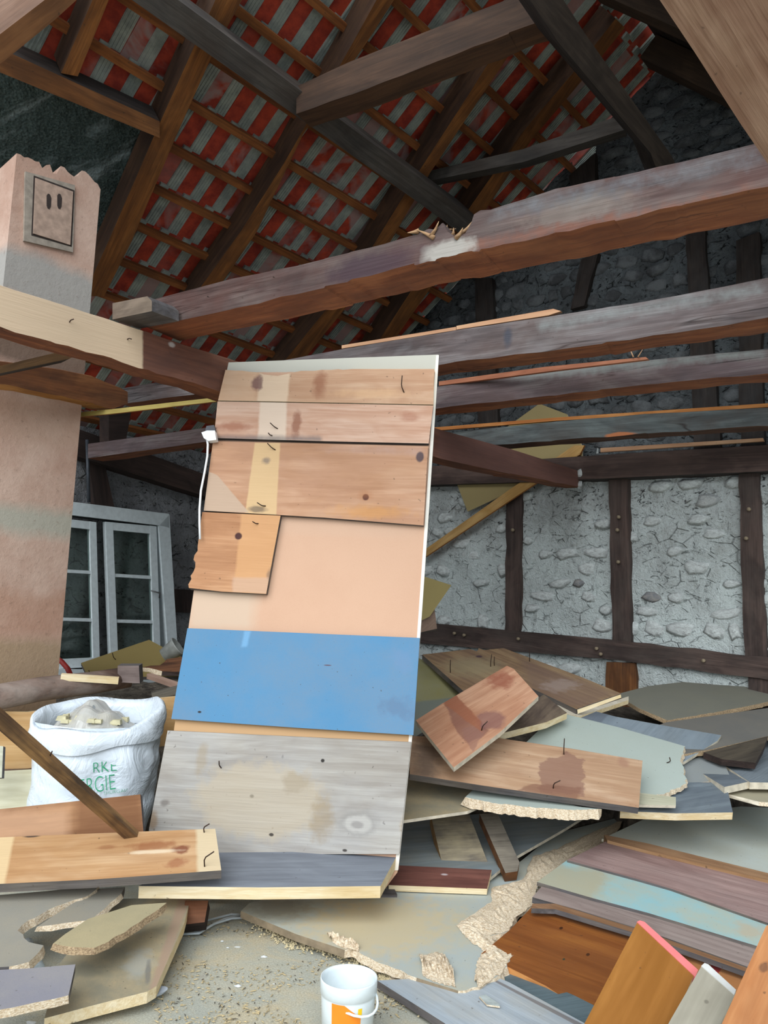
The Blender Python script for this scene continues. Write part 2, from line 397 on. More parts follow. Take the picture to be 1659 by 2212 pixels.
# stones standing proud of the lime mortar
stm = []
for k in range(9):
    n = 9; V = []; rnd = [random.uniform(.68, 1.14) for _ in range(n)]
    for lv, (sc, h) in enumerate(((1.0, -.014), (.92, .004), (.62, .012))):
        for i in range(n):
            a = 2*math.pi*i/n; sq = 1/max(abs(math.cos(a)), abs(math.sin(a)))**.6
            V.append((math.cos(a)*sc*rnd[i]*sq*.5, math.sin(a)*sc*rnd[i]*sq*.5, h))
    V.append((random.uniform(-.1, .1), random.uniform(-.1, .1), .012+RND()*.008)); F = []
    for l in (0, 1):
        for i in range(n): F.append((l*n+i, l*n+(i+1) % n, (l+1)*n+(i+1) % n, (l+1)*n+i))
    for i in range(n): F.append((2*n+i, 2*n+(i+1) % n, 3*n))
    stm.append((V, F))
def stones(wall, O, d, nrm, L, z0, z1, mat, cap, prob, zf, bulk=None):
    mes = []
    for V, F in stm:
        me = bpy.data.meshes.new('stone'); me.from_pydata(V, [], F); me.materials.append(mat); me.polygons.foreach_set('use_smooth', [True]*len(F)); mes.append(me)
    cnt = 0; z = z0; BV = []; BF = []; bm = []
    while z < z1:
        rh = random.uniform(.075, .12); u = RND()*.1
        while u < L:
            w = random.uniform(.09, .21); P = O+d*(u+w/2)
            if z+rh < zf(P, u)-.06 and RND() < prob:
                c = Vector((P.x, P.y, z+rh/2))+nrm*.006
                R = frame(c, d, nrm) @ Matrix.Rotation(random.uniform(-.15, .15), 4, 'Z') @ Matrix.Diagonal((w*.93, rh*.9, random.uniform(.5, 1.1), 1))
                if cnt < cap and not bulk:
                    o = bpy.data.objects.new('stone', random.choice(mes)); C.objects.link(o); MW[o.name] = R; o.parent = wall; o.matrix_basis = R; cnt += 1
                elif bulk:
                    V, F = random.choice(stm); b = len(BV); BV += [R @ Vector(v) for v in V]; BF += [tuple(b+i for i in f) for f in F]
            u += w*1.02
        z += rh*1.03
    if bulk:
        o = mesh_obj(bulk, BV, BF, [mat], None, wall, smooth=True); tag(o, kind='stuff')
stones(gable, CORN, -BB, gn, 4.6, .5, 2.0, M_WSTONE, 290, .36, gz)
stones(gable, CORN, -BB, gn, 5.6, 2.1, 4.8, M_STG, 0, .8, gz, bulk='dark_grey_rubble_stones')
stones(eaves, CORN, -AA, en, 2.6, .6, 2.0, M_LEFTW, 60, .10, lambda P, u: 2.1)

# dark timber frame in the gable wall
M_PEG = flat('peg_wood', '#9a8a72', .8)
def frm(seed, base='#4a3d38', dark='#2b2220', light='#6b5850'): return wood('smoked_timber_%d' % seed, base, dark, light, '#5b524c', .35, bump=.5)
M_FR = [frm(i) for i in range(3)]; M_FRO = wood('fresh_orange_timber', '#7b4f2b', '#3e2414', '#95653b', '#3a2a20', .6)
M_FRD = wood('dark_timber', '#3b322d', '#211b18', '#4d423b', '#464646', .4, bump=.5)
def wallpost(name, pts, pl, off, mat, label, parent=None, thick=None, amp=.006, rag=(1, 3), group=None):
    return slab(name, pts, pl.off(off), thick or off+.08, (mat, mat, mat), parent, rag=rag, ax=(0, 3), amp=amp, out=.001, step=.09, label=label, cat='beam' if not parent else None, group=group)
wallpost('wall_post', [(1095, 1040), (1128, 1040), (1121, 1372), (1090, 1368)], GABLE, .035, M_FR[0], 'narrow dark wall post left of the middle post in the whitewashed stone wall')
wallpost('wall_post', [(1315, 1030), (1358, 1030), (1363, 1400), (1322, 1396)], GABLE, .04, M_FR[1], 'middle reddish-brown wall post in the whitewashed stone wall')
wallpost('wall_post', [(1596, 1015), (1640, 1015), (1656, 1440), (1608, 1436)], GABLE, .04, M_FR[2], 'wide dark wall post in the whitewashed stone wall near the right edge')
wallpost('wall_post', [(1310, 1430), (1372, 1432), (1376, 1560), (1308, 1560)], GABLE, .03, M_FRO, 'short orange-brown wall post below the horizontal wall rail')
wallpost('wall_post', [(1616, 1455), (1659, 1458), (1664, 1560), (1618, 1560)], GABLE, .03, M_FR[0], 'short dark wall post below the horizontal rail at the right edge')
wallpost('wall_rail', [(700, 1325), (700, 1372), (1340, 1426), (1760, 1482), (1760, 1432), (1340, 1384)], GABLE, .05, M_FR[1], 'long dark horizontal rail across the whitewashed stone wall', rag=(0, 2, 4))
o = None
wallpost('wall_post', [(1255, 560), (1292, 545), (1262, 660), (1232, 668)], GABLE, .05, M_FRD, 'dark slanting strut in the upper stone wall between the two highest joists')
wallpost('wall_post', [(1480, 480), (1520, 470), (1560, 1000), (1500, 1000)], GABLE, .05, M_FRD, 'dark upright post high in the grey stone wall at right')
wallpost('wall_post', [(1590, 520), (1640, 500), (1650, 980), (1600, 980)], GABLE, .05, M_FRD, 'rightmost dark upright post high in the grey stone wall')
wallpost('wall_post', [(1025, 600), (1062, 600), (1080, 1010), (1036, 1010)], GABLE, .05, M_FRD, 'dark upright post in the stone wall behind the joists beside the sheet')
wallpost('wall_post', [(1228, 380), (1285, 330), (1290, 470), (1245, 480)], GABLE, .05, M_FRD, 'stubby dark post in the grey stone high under the roof')

for nm, pts in (('wall_post', ((1108, 1145),)), ('wall_post.001', ((1337, 1117), (1334, 1145), (1336, 1214))), ('wall_post.002', ((1618, 1100), (1612, 1163))), ('wall_rail', ((982, 1368), (1003, 1372), (1289, 1401), (1298, 1413), (1520, 1427), (1120, 1380)))):
    for (x, y) in pts:
        p = GABLE.hit(x, y, .05 if nm != 'wall_rail' else .062); tube('peg', [p-gn*.01, p+gn*.012], .011, M_PEG, bpy.data.objects[nm], 7)
# ------------------------------------------------------------------ roof: tiles and battens
bd = AA.copy()
def rp(px, py, o=0.0): return ROOF.hit(px, py, o)
tile_off = -0.215; bat_off = -.15
TP = ROOF.off(0); TP = Plane(ROOF.P - ROOF.n*(-tile_off if False else 0), ROOF.n)
ref = ROOF.hit(490, 270, bat_off); pb = [ROOF.hit(x, y, bat_off) for x, y in ((490, 270), (440, 350), (395, 431), (350, 509), (307, 580))]
sp = (pb[-1]-pb[0]).dot(rd)/4
ceiling = empty('ceiling', RP, kind='structure')
M_TRED = None
def tile_mats():
    out = []
    for nm, a, b, c in (('red', '#c04a32', '#8d3226', '#a59490'), ('rib', '#a9afa4', '#868c86', '#b9bab4')):
        nb = NB('roof_tile_'+nm); oi = nb.t.nodes.new('ShaderNodeObjectInfo'); r = oi.outputs['Random']
        sh = nb.vm('ADD', nb.tc, oi.outputs['Location'])
        n = nb.noise(sh, 9, 4, .65); n2 = nb.noise(sh, 3.5, 3, .6, 1.2)
        col = nb.mix(nb.mr(n, .38, .62), hx(b), hx(a))
        k = nb.ma('MULTIPLY', nb.mr(r, .45, .8), nb.mr(n2, .42, .56))
        if nm == 'red': k = nb.ma('MAXIMUM', nb.ma('MULTIPLY', k, .75), nb.mr(r, .93, .95, 0, .8))
        else: k = nb.ma('MULTIPLY', k, .4)
        col = nb.mix(k, col, hx(c)); nb.bump(n, .3, .004); out.append(nb.fin(col, .75, spec=.3))
    return out
MTR, MTG = tile_mats()
def tile_mesh():
    V = []; F = []; fm = []
    def bx(x0, x1, y0, y1, z0, z1, m):
        b = len(V)
        V.extend([(x0, y0, z0), (x1, y0, z0), (x1, y1, z0), (x0, y1, z0), (x0, y0, z1), (x1, y0, z1), (x1, y1, z1), (x0, y1, z1)])
        F.extend([(b+3, b+2, b+1, b), (b+4, b+5, b+6, b+7), (b, b+1, b+5, b+4), (b+1, b+2, b+6, b+5), (b+2, b+3, b+7, b+6), (b+3, b, b+4, b+7)]); fm.extend([m]*6)
    w = TW; l = sp+.05
    bx(0, w, 0, l, -.014, 0, 0)
    bx(w*.54, w*.97, .05, l-.02, 0, .006, 1)
    for k in range(4): bx(w*(.56+.105*k), w*(.56+.105*k+.045), .055, l-.025, .006, .010, 1)
    bx(w*.28, w*.62, .015, .06, 0, .020, 1)
    bx(w*.08, w*.22, .01, .03, 0, .012, 0)
    me = bpy.data.meshes.new('roof_tile'); me.from_pydata(V, [], F); me.materials.append(MTR); me.materials.append(MTG); me.polygons.foreach_set('material_index', fm); return me
TW = 0.158
tme = tile_mesh()
def proj(P):
    v = P-EYE; d = v.dot(FW)
    return (CX+FPX*v.dot(RT)/d, CY-FPX*v.dot(UP)/d, d) if d > .3 else (9e9, 9e9, d)
up_r = -rd
nt = 0; cand = []
for r_ in range(-18, 16):
    for c_ in range(-24, 32):
        P = ref - ROOF.n*(tile_off-bat_off)*-1 + rd*(r_*sp+.02) + bd*(c_*TW + (r_ % 2)*0.0)
        P = ref + ROOF.n*(tile_off-bat_off) + rd*(r_*sp-.01) + bd*(c_*TW)
        # stop at gable and at the ridge / eaves
        u = (P-CORN).dot(-BB); g = (P-GABLE.P).dot(gn)
        Pc = P + bd*TW*.5 + up_r*0
        if (Pc-GABLE.P).dot(gn) < -.22: continue
        if Pc.z < 2.22: continue
        if (Pc-apex).dot(-DOWN) > .32: continue
        x, y, d = proj(Pc)
        if not (-140 < x < 1560 and -170 < y < 1000): continue
        if x < 340 and y > 110 and (y-140) > (x)*.47 and (x < 335 - (y-300)*.48): 
            if x < 200 - (y-600)*.1 and y < 700: continue
        cand.append((d, P, r_, c_))
cand.sort(key=lambda t: t[0])
far = cand[300:]; cand = cand[:300]
RCAP = None
def tileM(P, r_):
    tilt = 0.03
    M = frame(P, bd, ROOF.n) ; # y axis = n x bd
    yv = (M.col[1].xyz); 
    return M @ Matrix.Rotation(random.uniform(-.01, .01), 4, 'Z')
ysign = 1 if frame(ref, bd, ROOF.n).col[1].xyz.dot(rd) > 0 else -1
def place_tile(P, r_):
    if ysign > 0: return tileM(P, r_)
    return frame(P+bd*0, bd, ROOF.n) @ Matrix.Translation((0, -(sp+.05)+.0, 0)) @ Matrix.Rotation(random.uniform(-.008, .008), 4, 'Z')
for d, P, r_, c_ in cand:
    o = bpy.data.objects.new('roof_tile', tme); C.objects.link(o)
    M = place_tile(P + ROOF.n*random.uniform(-.002, .004), r_); MW[o.name] = M; o.parent = ceiling; o.matrix_basis = MW['ceiling'].inverted() @ M
if far:
    BV = []; BF = []; fm = []
    for d, P, r_, c_ in far:
        M = place_tile(P, r_); b = len(BV); BV += [M @ v.co for v in tme.vertices]
        for p in tme.polygons: BF.append(tuple(b+i for i in p.vertices)); fm.append(p.material_index)
    tag(mesh_obj('distant_roof_tiles', BV, BF, [MTR, MTG], None, ceiling, fm), kind='stuff')
# battens
M_BAT = [wood('batten_%d' % i, '#945629', '#5c341c', '#ab6c3a', '#4d301d', .5, seed=i*3.1) for i in range(3)]
for r_ in range(-17, 14):
    P = ref + rd*(r_*sp)
    # from gable inwards toward the viewer
    t1 = (GABLE.P-P).dot(gn)/bd.dot(gn); 
    if P.z < 2.15: continue
    if (P-apex).dot(-DOWN) > -.03: continue
    ext = 3.4 if r_ < 3 else 2.6
    L = t1 + ext if True else 0
    x0 = -ext
    # trimmed where the mortar panel is
    a = P + bd*x0; 
    if r_ >= 1:
        q = ROOF.hit(330-(r_*38), 300+r_*70, bat_off); x0 = (q-P).dot(bd)+.02
        a = P+bd*x0
    b = P + bd*(t1)
    if (b-a).length < .3 or (b-a).dot(bd) < 0: continue
    box('batten', a - rd*.022, (b-a), rd*.044, -ROOF.n*.0+ROOF.n*-.028 if False else ROOF.n*.028, [M_BAT[r_ % 3]], ceiling)
print('tiles', len(cand), len(far), 'spacing', sp)

# rafters (orange inner face; side shade painted as a darker brown copy)
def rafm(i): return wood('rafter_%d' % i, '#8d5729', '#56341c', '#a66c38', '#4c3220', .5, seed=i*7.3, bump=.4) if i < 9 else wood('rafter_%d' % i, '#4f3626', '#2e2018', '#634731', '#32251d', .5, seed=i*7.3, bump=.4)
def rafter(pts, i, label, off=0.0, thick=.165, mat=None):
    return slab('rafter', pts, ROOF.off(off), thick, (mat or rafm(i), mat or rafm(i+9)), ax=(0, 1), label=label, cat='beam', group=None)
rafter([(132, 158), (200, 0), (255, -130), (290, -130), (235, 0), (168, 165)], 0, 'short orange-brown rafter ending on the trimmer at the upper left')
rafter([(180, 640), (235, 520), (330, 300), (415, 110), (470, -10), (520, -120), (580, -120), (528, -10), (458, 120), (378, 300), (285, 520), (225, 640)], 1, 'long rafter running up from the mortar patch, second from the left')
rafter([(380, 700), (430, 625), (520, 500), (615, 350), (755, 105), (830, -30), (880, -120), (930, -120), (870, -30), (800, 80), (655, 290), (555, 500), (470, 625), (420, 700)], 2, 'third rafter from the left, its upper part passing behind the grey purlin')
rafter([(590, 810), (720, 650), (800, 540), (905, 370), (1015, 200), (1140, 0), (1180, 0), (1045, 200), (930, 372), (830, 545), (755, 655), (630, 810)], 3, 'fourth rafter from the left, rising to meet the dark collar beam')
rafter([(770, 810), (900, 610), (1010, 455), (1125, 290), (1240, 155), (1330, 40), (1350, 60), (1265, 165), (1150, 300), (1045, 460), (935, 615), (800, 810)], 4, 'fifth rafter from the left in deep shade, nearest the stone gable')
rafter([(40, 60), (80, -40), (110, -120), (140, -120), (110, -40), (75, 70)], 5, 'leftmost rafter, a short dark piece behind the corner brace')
# trimmer and mortar panel
slab('trimmer', [(-40, 86), (345, 262), (345, 298), (-40, 140)], ROOF.off(.02), .14, (wood('trimmer', '#8a5a35', '#533622', '#a87246', '#5c4030', .4), M_FRD), ax=(0, 1), label='orange-brown trimmer beam across the rafters above the grey mortar patch', cat='beam')
def mortar_mat():
    nb = NB('rough_mortar'); a = nb.noise(nb.tc, 90, 5, .75); b = nb.noise(nb.map((1.5, 6, 1)), 1.2, 4, .6, .5); c = nb.vor(nb.tc, 70)
    col = nb.mix(nb.mr(a, .35, .65), hx('#3f4d4a'), hx('#76857f')); col = nb.mix(nb.mr(b, .52, .66, 0, .7), col, hx('#bccac8'))
    nb.bump(nb.ma('ADD', a, c), 1, .03); return nb.fin(col, .95, spec=.1)
mp = [ROOF.hit(x, y, -.175) for x, y in ((-140, 80), (330, 290), (172, 640), (-140, 700))]
V = []; F = []; NU = 60
for i in range(NU+1):
    for j in range(NU+1):
        q = mp[0].lerp(mp[1], i/NU).lerp(mp[3].lerp(mp[2], i/NU), j/NU); V.append(q + ROOF.n*(noise.noise(q*9)*.02+noise.noise(q*40)*.008))
n0 = len(V)
for i in range(NU):
    for j in range(NU): a = i*(NU+1)+j; F.append((a, a+NU+1, a+NU+2, a+1))
V += [mp[k]-ROOF.n*.05 for k in range(4)]; F.append((n0, n0+1, n0+2, n0+3))
tag(mesh_obj('mortar_panel', [v-mp[0] for v in V], F, [mortar_mat()], Matrix.Translation(mp[0])), 'rough grey-green mortar patch under the roof behind the chimney top', 'panel')

# purlins, collar beam, brace
M_PUR = wood('grey_purlin', '#534d48', '#34312f', '#69635c', '#43372f', .5, bump=.5)
slab('purlin', [(210, -70), (285, 0), (830, 385), (960, 478), (1040, 545), (1060, 505), (1010, 460), (662, 205), (385, 0), (310, -60)], ROOF.off(.17), .15, (M_PUR, M_PUR), ax=(1, 2), label='long weathered grey purlin crossing under the left rafters', cat='beam')
pz = ROOF.hit(660, 215, .17)
M_COL = wood('collar_beam', '#4a3527', '#2c2019', '#5c4434', '#382b23', .5)
dR = (onz(1160, 20, pz.z)-EYE).dot(FW)
Pc0 = at(660, 200, (pz-EYE).dot(FW)-.05); Pc1 = onz(1165, 25, Pc0.z)
beam('collar_beam', [(640, 185), (760, 130), (1100, -5), (1175, -34)], [(640, 245), (760, 205), (1175, 42)], Pc0, Pc1, .13, (M_COL, wood('collar_under', '#5a3e2a', '#35251b'), M_COL), label='dark brown collar beam joining the two purlins at the top')
Ps0 = onz(1165, -40, Pc0.z+.05); 
S0 = at(1175, 0, (Ps0-EYE).dot(FW)); S1 = S0 + AA*3.2
s0 = proj(S0); s1 = proj(S1)
slab('purlin', [(1085, -90), (1205, 90), (1405, 330), (1450, 450), (1505, 450), (1450, 335), (1262, 70), (1160, -90)], Plane(at(1300, 160, 3.6), (AA.cross(Vector((.9, -.5, .9))))), .14, (wood('dark_strut', '#4a3f38', '#2c2521', '#5e5148', '#38322e', .4), M_FRD), ax=(1, 2), label='dark grey purlin running down from the top centre towards the stone gable', cat='beam')
slab('tie_beam', [(915, 372), (1130, 322), (1345, 247), (1350, 280), (1130, 350), (920, 392)], pl3((915, 372, 5.1), (1345, 247, 4.6), (1130, 500, 4.9)), .12, (M_PUR, M_PUR), ax=(0, 2), label='slim grey tie running from the grey purlin to the dark purlin before the gable', cat='beam')
# right roof slope: dark sarking boards and rafters
ru = azv(131.0); q45 = ru*math.cos(math.radians(45)) - Vector((0, 0, 1))*math.sin(math.radians(45))
ridge = Vector((apex.x, apex.y, roof_z(apex, .10)))
M_SAR = [wood('sarking_%d' % i, '#3a312b', '#211c19', '#4b4038', '#2a2522', .5, seed=i*5.) for i in range(3)]
nq = AA.cross(q45); nq = -nq if nq.z > 0 else nq
ceil2 = empty('ceiling', ridge, kind='structure')
for k in range(15):
    a = ridge + q45*(k*.2-.06) - nq*.17 - AA*2.8
    box('roof_board', a, AA*3.2, q45*.205, -nq*.025, [M_SAR[k % 3]], ceil2)
for k, s in enumerate((.35, 1.05, 1.75, 2.45)):
    a = ridge - AA*s - nq*.16
    o = box('rafter', a, q45*2.9, AA*.13, nq*.15, [wood('right_rafter_%d' % k, '#4d3b2c', '#2f241c', '#5f4a38', '#3a2f27', .5)])
    tag(o, ['dark rafter of the right roof slope beside the gable', 'second dark rafter of the right roof slope from the gable', 'third dark rafter of the right roof slope from the gable', 'nearest dark rafter of the right roof slope at the top of the picture'][k], 'beam')

MCB = wood('near_beam', '#7a5d4a', '#563f33', '#8f7260', '#6a4a3a', .5, bump=.5)
slab('corner_brace', [(-260, 250), (0, 74), (112, -12), (260, -140), (80, -260), (-300, -20)], pl3((0, 74, 1.75), (112, -12, 1.9), (-60, -60, 1.9)), .055, (MCB, wood('near_beam_edge', '#8a5c38', '#5f3f28', '#a06f45', cracks=.5)), ax=(0, 3), label='light brown beam crossing the upper left corner close to the viewer', cat='beam')
slab('corner_brace', [(1340, -150), (1425, 0), (1500, 112), (1600, 268), (1680, 385), (1960, 420), (1960, -150)], pl3((1425, 0, 1.35), (1660, 350, 1.45), (1800, 0, 1.2)), .13, (wood('near_beam_right', '#a08068', '#74543f', '#b99a82', '#7b5040', .4, bump=.6, gs=1.6), MCB), ax=(1, 3), label='broad rough-sawn beam descending through the upper right corner, close to the viewer', cat='beam')
# ------------------------------------------------------------------ joists and cross beam
def M_JS(i, **k): return wood('joist_side_%d' % i, '#77665f', '#4a3f3c', '#93897f', '#5a4238', .55, seed=11+i*4.7, bump=.6, **k)
def M_JU(i): return wood('joist_under_%d' % i, '#8f5638', '#5c3424', '#a56c47', '#5a3a2c', .5, seed=3+i*4.7, bump=.5, cracks=.6)
def mkw(base, dark, light, grime=None, gst=.5, bump=.4, gs=1.0, rough=.8, cracks=0.0):
    return lambda fe, M, pl: wood('board', base, dark, light, grime, gst, feats=fe, M=M, plane=pl, bump=bump, gs=gs, rough=rough, cracks=cracks)
A0, A1 = onz(345, 712, ZJ), onz(1700, 392, ZJ)
j1 = beam('ceiling_joist', [(318, 648), (500, 600), (640, 572), (760, 542), (830, 525), (895, 506), (925, 492), (940, 494), (955, 480), (968, 500), (985, 512), (1005, 503), (1018, 480), (1024, 460), (1035, 452), (1060, 450), (1200, 405), (1330, 378), (1480, 345), (1659, 300), (1760, 275)],
     [(318, 706), (500, 668), (700, 620), (900, 570), (1200, 505), (1459, 447), (1659, 400), (1760, 375)], A0, A1, .17, (None, M_JU(1), M_FRD), n=30,
     label='nearest and highest ceiling joist with a chunk broken out of its top edge', mk=mkw('#5f4f4b', '#3a2c2a', '#766c66', '#55322a', .5, .6, cracks=.9),
     feats=[('quad', [(300, 600), (640, 560), (640, 650), (300, 720)], '#6f4a40', .7, .1, .2), ('blob', 970, 540, 75, 22, '#a8a39a', .75, .9, .4), ('blob', 800, 575, 130, 22, '#3d2c33', .8, .8, .5), ('blob', 1240, 455, 150, 16, '#8f857a', .3, 1.2, .5),
            ('quad', [(1050, 440), (1659, 300), (1659, 360), (1050, 490)], '#6f7478', .55, .08, .05), ('quad', [(1000, 500), (1250, 455), (1659, 372), (1760, 350), (1760, 420), (1000, 560)], '#7d4e3b', .55, .08, .04)])
for q in ((448, 640, 462, 655), (590, 598, 606, 615)): nail(j1, Plane(A0, Vector(((A1-A0).y, -(A1-A0).x, 0))), *q)
A0, A1 = onz(945, 788, ZJ), onz(1659, 688, ZJ)
j2 = beam('ceiling_joist', [(262, 838), (480, 800), (640, 772), (740, 752), (985, 712), (1180, 682), (1400, 648), (1659, 598), (1760, 580)], [(262, 872), (640, 826), (945, 788), (1300, 742), (1659, 688), (1760, 672)], A0, A1, .14, (M_JS(2), M_JU(2), M_FRD), n=30,
     label='second ceiling joist, long diagonal crack along its grey face', mk=mkw('#6c6160', '#3f3838', '#858180', '#54423c', .5, .6, cracks=.9),
     feats=[('blob', 1097, 728, 12, 28, '#3c3f49', .8, .5, .6), ('quad', [(1150, 690), (1659, 600), (1659, 640), (1150, 725)], '#858a88', .6, .06, .04)])
def lump(name, P, s, mat, parent=None, seed=0):
    bmx = bmesh.new(); bmesh.ops.create_icosphere(bmx, subdivisions=2, radius=1)
    for v in bmx.verts: v.co = v.co*(1+.45*noise.noise(v.co*1.7+Vector((seed, 0, 0)))); v.co.x *= s[0]; v.co.y *= s[1]; v.co.z *= s[2]
    V = [v.co.copy() for v in bmx.verts]; F = [tuple(v.index for v in f.verts) for f in bmx.faces]; bmx.free()
    return mesh_obj(name, V, F, [mat], Matrix.Translation(P), parent)
pj1 = Plane(onz(345, 712, ZJ), Vector(((onz(1700, 392, ZJ)-onz(345, 712, ZJ)).y, -(onz(1700, 392, ZJ)-onz(345, 712, ZJ)).x, 0)))
M_SPL = wood('splinter_wood', '#b08d68', '#7c5c40', '#cfb08c', gs=3)
for k, (xa, ya, xb, yb) in enumerate(((930, 512, 948, 478), (940, 510, 957, 484), (950, 512, 944, 520), (985, 516, 1000, 492), (975, 514, 980, 492), (960, 510, 966, 486), (938, 515, 900, 496), (1000, 506, 1020, 478), (945, 500, 985, 494), (905, 500, 880, 503))):
    tube('splinter', [pj1.hit(xa, ya, -.05*(k % 3)), pj1.hit((xa+xb)/2+2, (ya+yb)/2, .004-.03*(k % 3)), pj1.hit(xb, yb, .012-.05*(k % 3))], .010, M_SPL, j1, 4, .001)
pj2 = Plane(A0, Vector(((A1-A0).y, -(A1-A0).x, 0)))
A0, A1 = onz(945, 882, ZJ), onz(1659, 806, ZJ)
j3 = beam('ceiling_joist', [(190, 958), (480, 918), (700, 880), (945, 834), (1200, 800), (1420, 775), (1659, 752), (1760, 742)], [(190, 990), (480, 948), (700, 922), (945, 882), (1300, 842), (1659, 806), (1760, 797)], A0, A1, .13, (None, M_JU(3), M_FRD), n=30,
     label='third ceiling joist, purplish grey with a reddish underside', mk=mkw('#695a5b', '#3f3536', '#7e7875', '#523f3a', .5, .6, cracks=.9), feats=[('quad', [(1100, 790), (1659, 745), (1659, 775), (1100, 830)], '#7c8480', .6, .06, .04)])
A0, A1 = onz(1077, 962, ZJ), onz(1659, 918, ZJ)
j4 = beam('ceiling_joist', [(700, 962), (975, 933), (1200, 910), (1400, 893), (1659, 880), (1760, 875)], [(700, 985), (975, 968), (1200, 952), (1400, 936), (1659, 920), (1760, 914)], A0, A1, .12, (None, wood('joist_under_4', '#5f4436', '#3a2a22', '#7a5644'), M_FRD), n=26,
     label='fourth ceiling joist, blue-grey with an orange chip gouged in its face', mk=mkw('#575d5d', '#353838', '#717977', '#42362f', .5, .6, cracks=.9), feats=[('blob', 1340, 940, 38, 7, '#a8663f', .95, .4, .3)])
A0, A1 = onz(1255, 1035, ZJ-.02), onz(1659, 1022, ZJ-.02)
plt_ = beam('wall_plate', [(880, 1010), (1255, 985), (1659, 960), (1780, 954)], [(880, 1050), (1255, 1036), (1659, 1018), (1780, 1014)], GABLE.off(.10).hit(1255, 1035), GABLE.off(.10).hit(1659, 1022), .12, (wood('wall_plate', '#54433d', '#332825', '#6b5850', '#3d3330', .5), M_FRD, M_FRD), label='dark brown wall plate on top of the whitewashed stone wall')
# laths left on joists
M_LATH = wood('orange_lath', '#b9793f', '#925627', '#cf9458'); M_LATHP = wood('pale_lath', '#c39a76', '#a5785a', '#d8b795')
def lath(pts, pl, label, mat, thick=.02, cat='lath'): return slab('lath', pts, pl, thick, (mat, mat), label=label, cat=cat)
PJ4 = Plane(onz(1077, 962, ZJ), Vector(((A1-A0).y, -(A1-A0).x, 0)))
lath([(930, 924), (1200, 902), (1659, 871), (1760, 865), (1760, 874), (1659, 879), (1200, 909), (930, 931)], PJ4.off(.004), 'long thin orange lath lying on the fourth ceiling joist', M_LATH)
lath([(738, 746), (985, 706), (985, 713), (738, 753)], pj2.off(-.01), 'thin pale orange lath on the second ceiling joist near the leaning panel', M_LATHP)
lath([(986, 704), (1195, 667), (1212, 672), (1185, 681), (986, 712)], pj2.off(-.01), 'thin pale lath with a broken tip on the second ceiling joist', M_LATHP)
PJ3 = Plane(onz(945, 882, ZJ), Vector((BB.y, -BB.x, 0)))
lath([(948, 824), (1180, 792), (1395, 771), (1400, 776), (1200, 800), (948, 833)], PJ3.off(-.01), 'thin reddish lath on the third ceiling joist', wood('red_lath', '#a2674b', '#7c4a36', '#b87e60'))
lath([(1297, 968), (1648, 946), (1650, 953), (1297, 977)], GABLE.off(.10), 'pale lath lying on the wall plate at the right', M_LATHP)
for q in ((1368, 771, 1360, 752), (1378, 771, 1388, 755)):
    tube('splinter', [PJ3.hit(q[0], q[1]), PJ3.hit(q[2], q[3])], .004, M_LATHP, bpy.data.objects['lath.003'], 4, .001)

# cross beam carrying the joists
a, b = onz(0, 620, ZJ), GABLE.off(.07).hit(1254, 1022)
cbm = beam('cross_beam', [(-120, 583), (0, 614), (120, 652), (240, 690), (320, 716), (400, 744), (490, 772), (700, 845), (945, 925), (1100, 968), (1200, 1000), (1256, 1018)],
     [(-120, 680), (0, 706), (120, 742), (240, 773), (320, 800), (400, 822), (490, 852), (700, 918), (945, 988), (1100, 1023), (1200, 1042), (1256, 1052)], a, b, .12,
     (None, M_JU(6), M_EDGEG), n=36, label='long cross beam under the joists, bare pale wood at its left end', mk=mkw('#7c5240', '#54362d', '#906555', '#5e4640', .4, .4),
     feats=[('quad', [(-200, 500), (311, 620), (311, 900), (-200, 800)], '#dcc3a4', .85, .01, .01), ('blob', 370, 744, 9, 7, '#b9b4b0', .8, .8, .5), ('quad', [(940, 900), (1300, 1000), (1300, 1100), (940, 1010)], '#6a4c47', .6, .05, .05)])
pcb = Plane(a, Vector(((b-a).y, -(b-a).x, 0)))
for q in ((150, 696, 158, 690), (275, 733, 283, 733)): nail(cbm, pcb, *q)
lump('plaster_lump', pcb.hit(1253, 1022, .01), (.022, .02, .03), flat('old_plaster', '#c9ccca', .9), cbm, 3)
lump('plaster_lump', pcb.hit(1252, 1046, .0), (.018, .02, .028), flat('old_plaster_b', '#b7bab8', .9), cbm, 5)
# tenon block at the left end of first joist
slab('wood_block', [(243, 655), (318, 640), (328, 650), (328, 672), (243, 690)], Plane(onz(290, 700, ZJ), Vector((BB.y, -BB.x, 0))).off(.03), .12, (wood('grey_block', '#8b7a68', '#5b4c40', '#a89480', '#4a4038', .5), M_EDGEG), label='small weathered wood block wedged at the left end of the highest joist', cat='wood block')
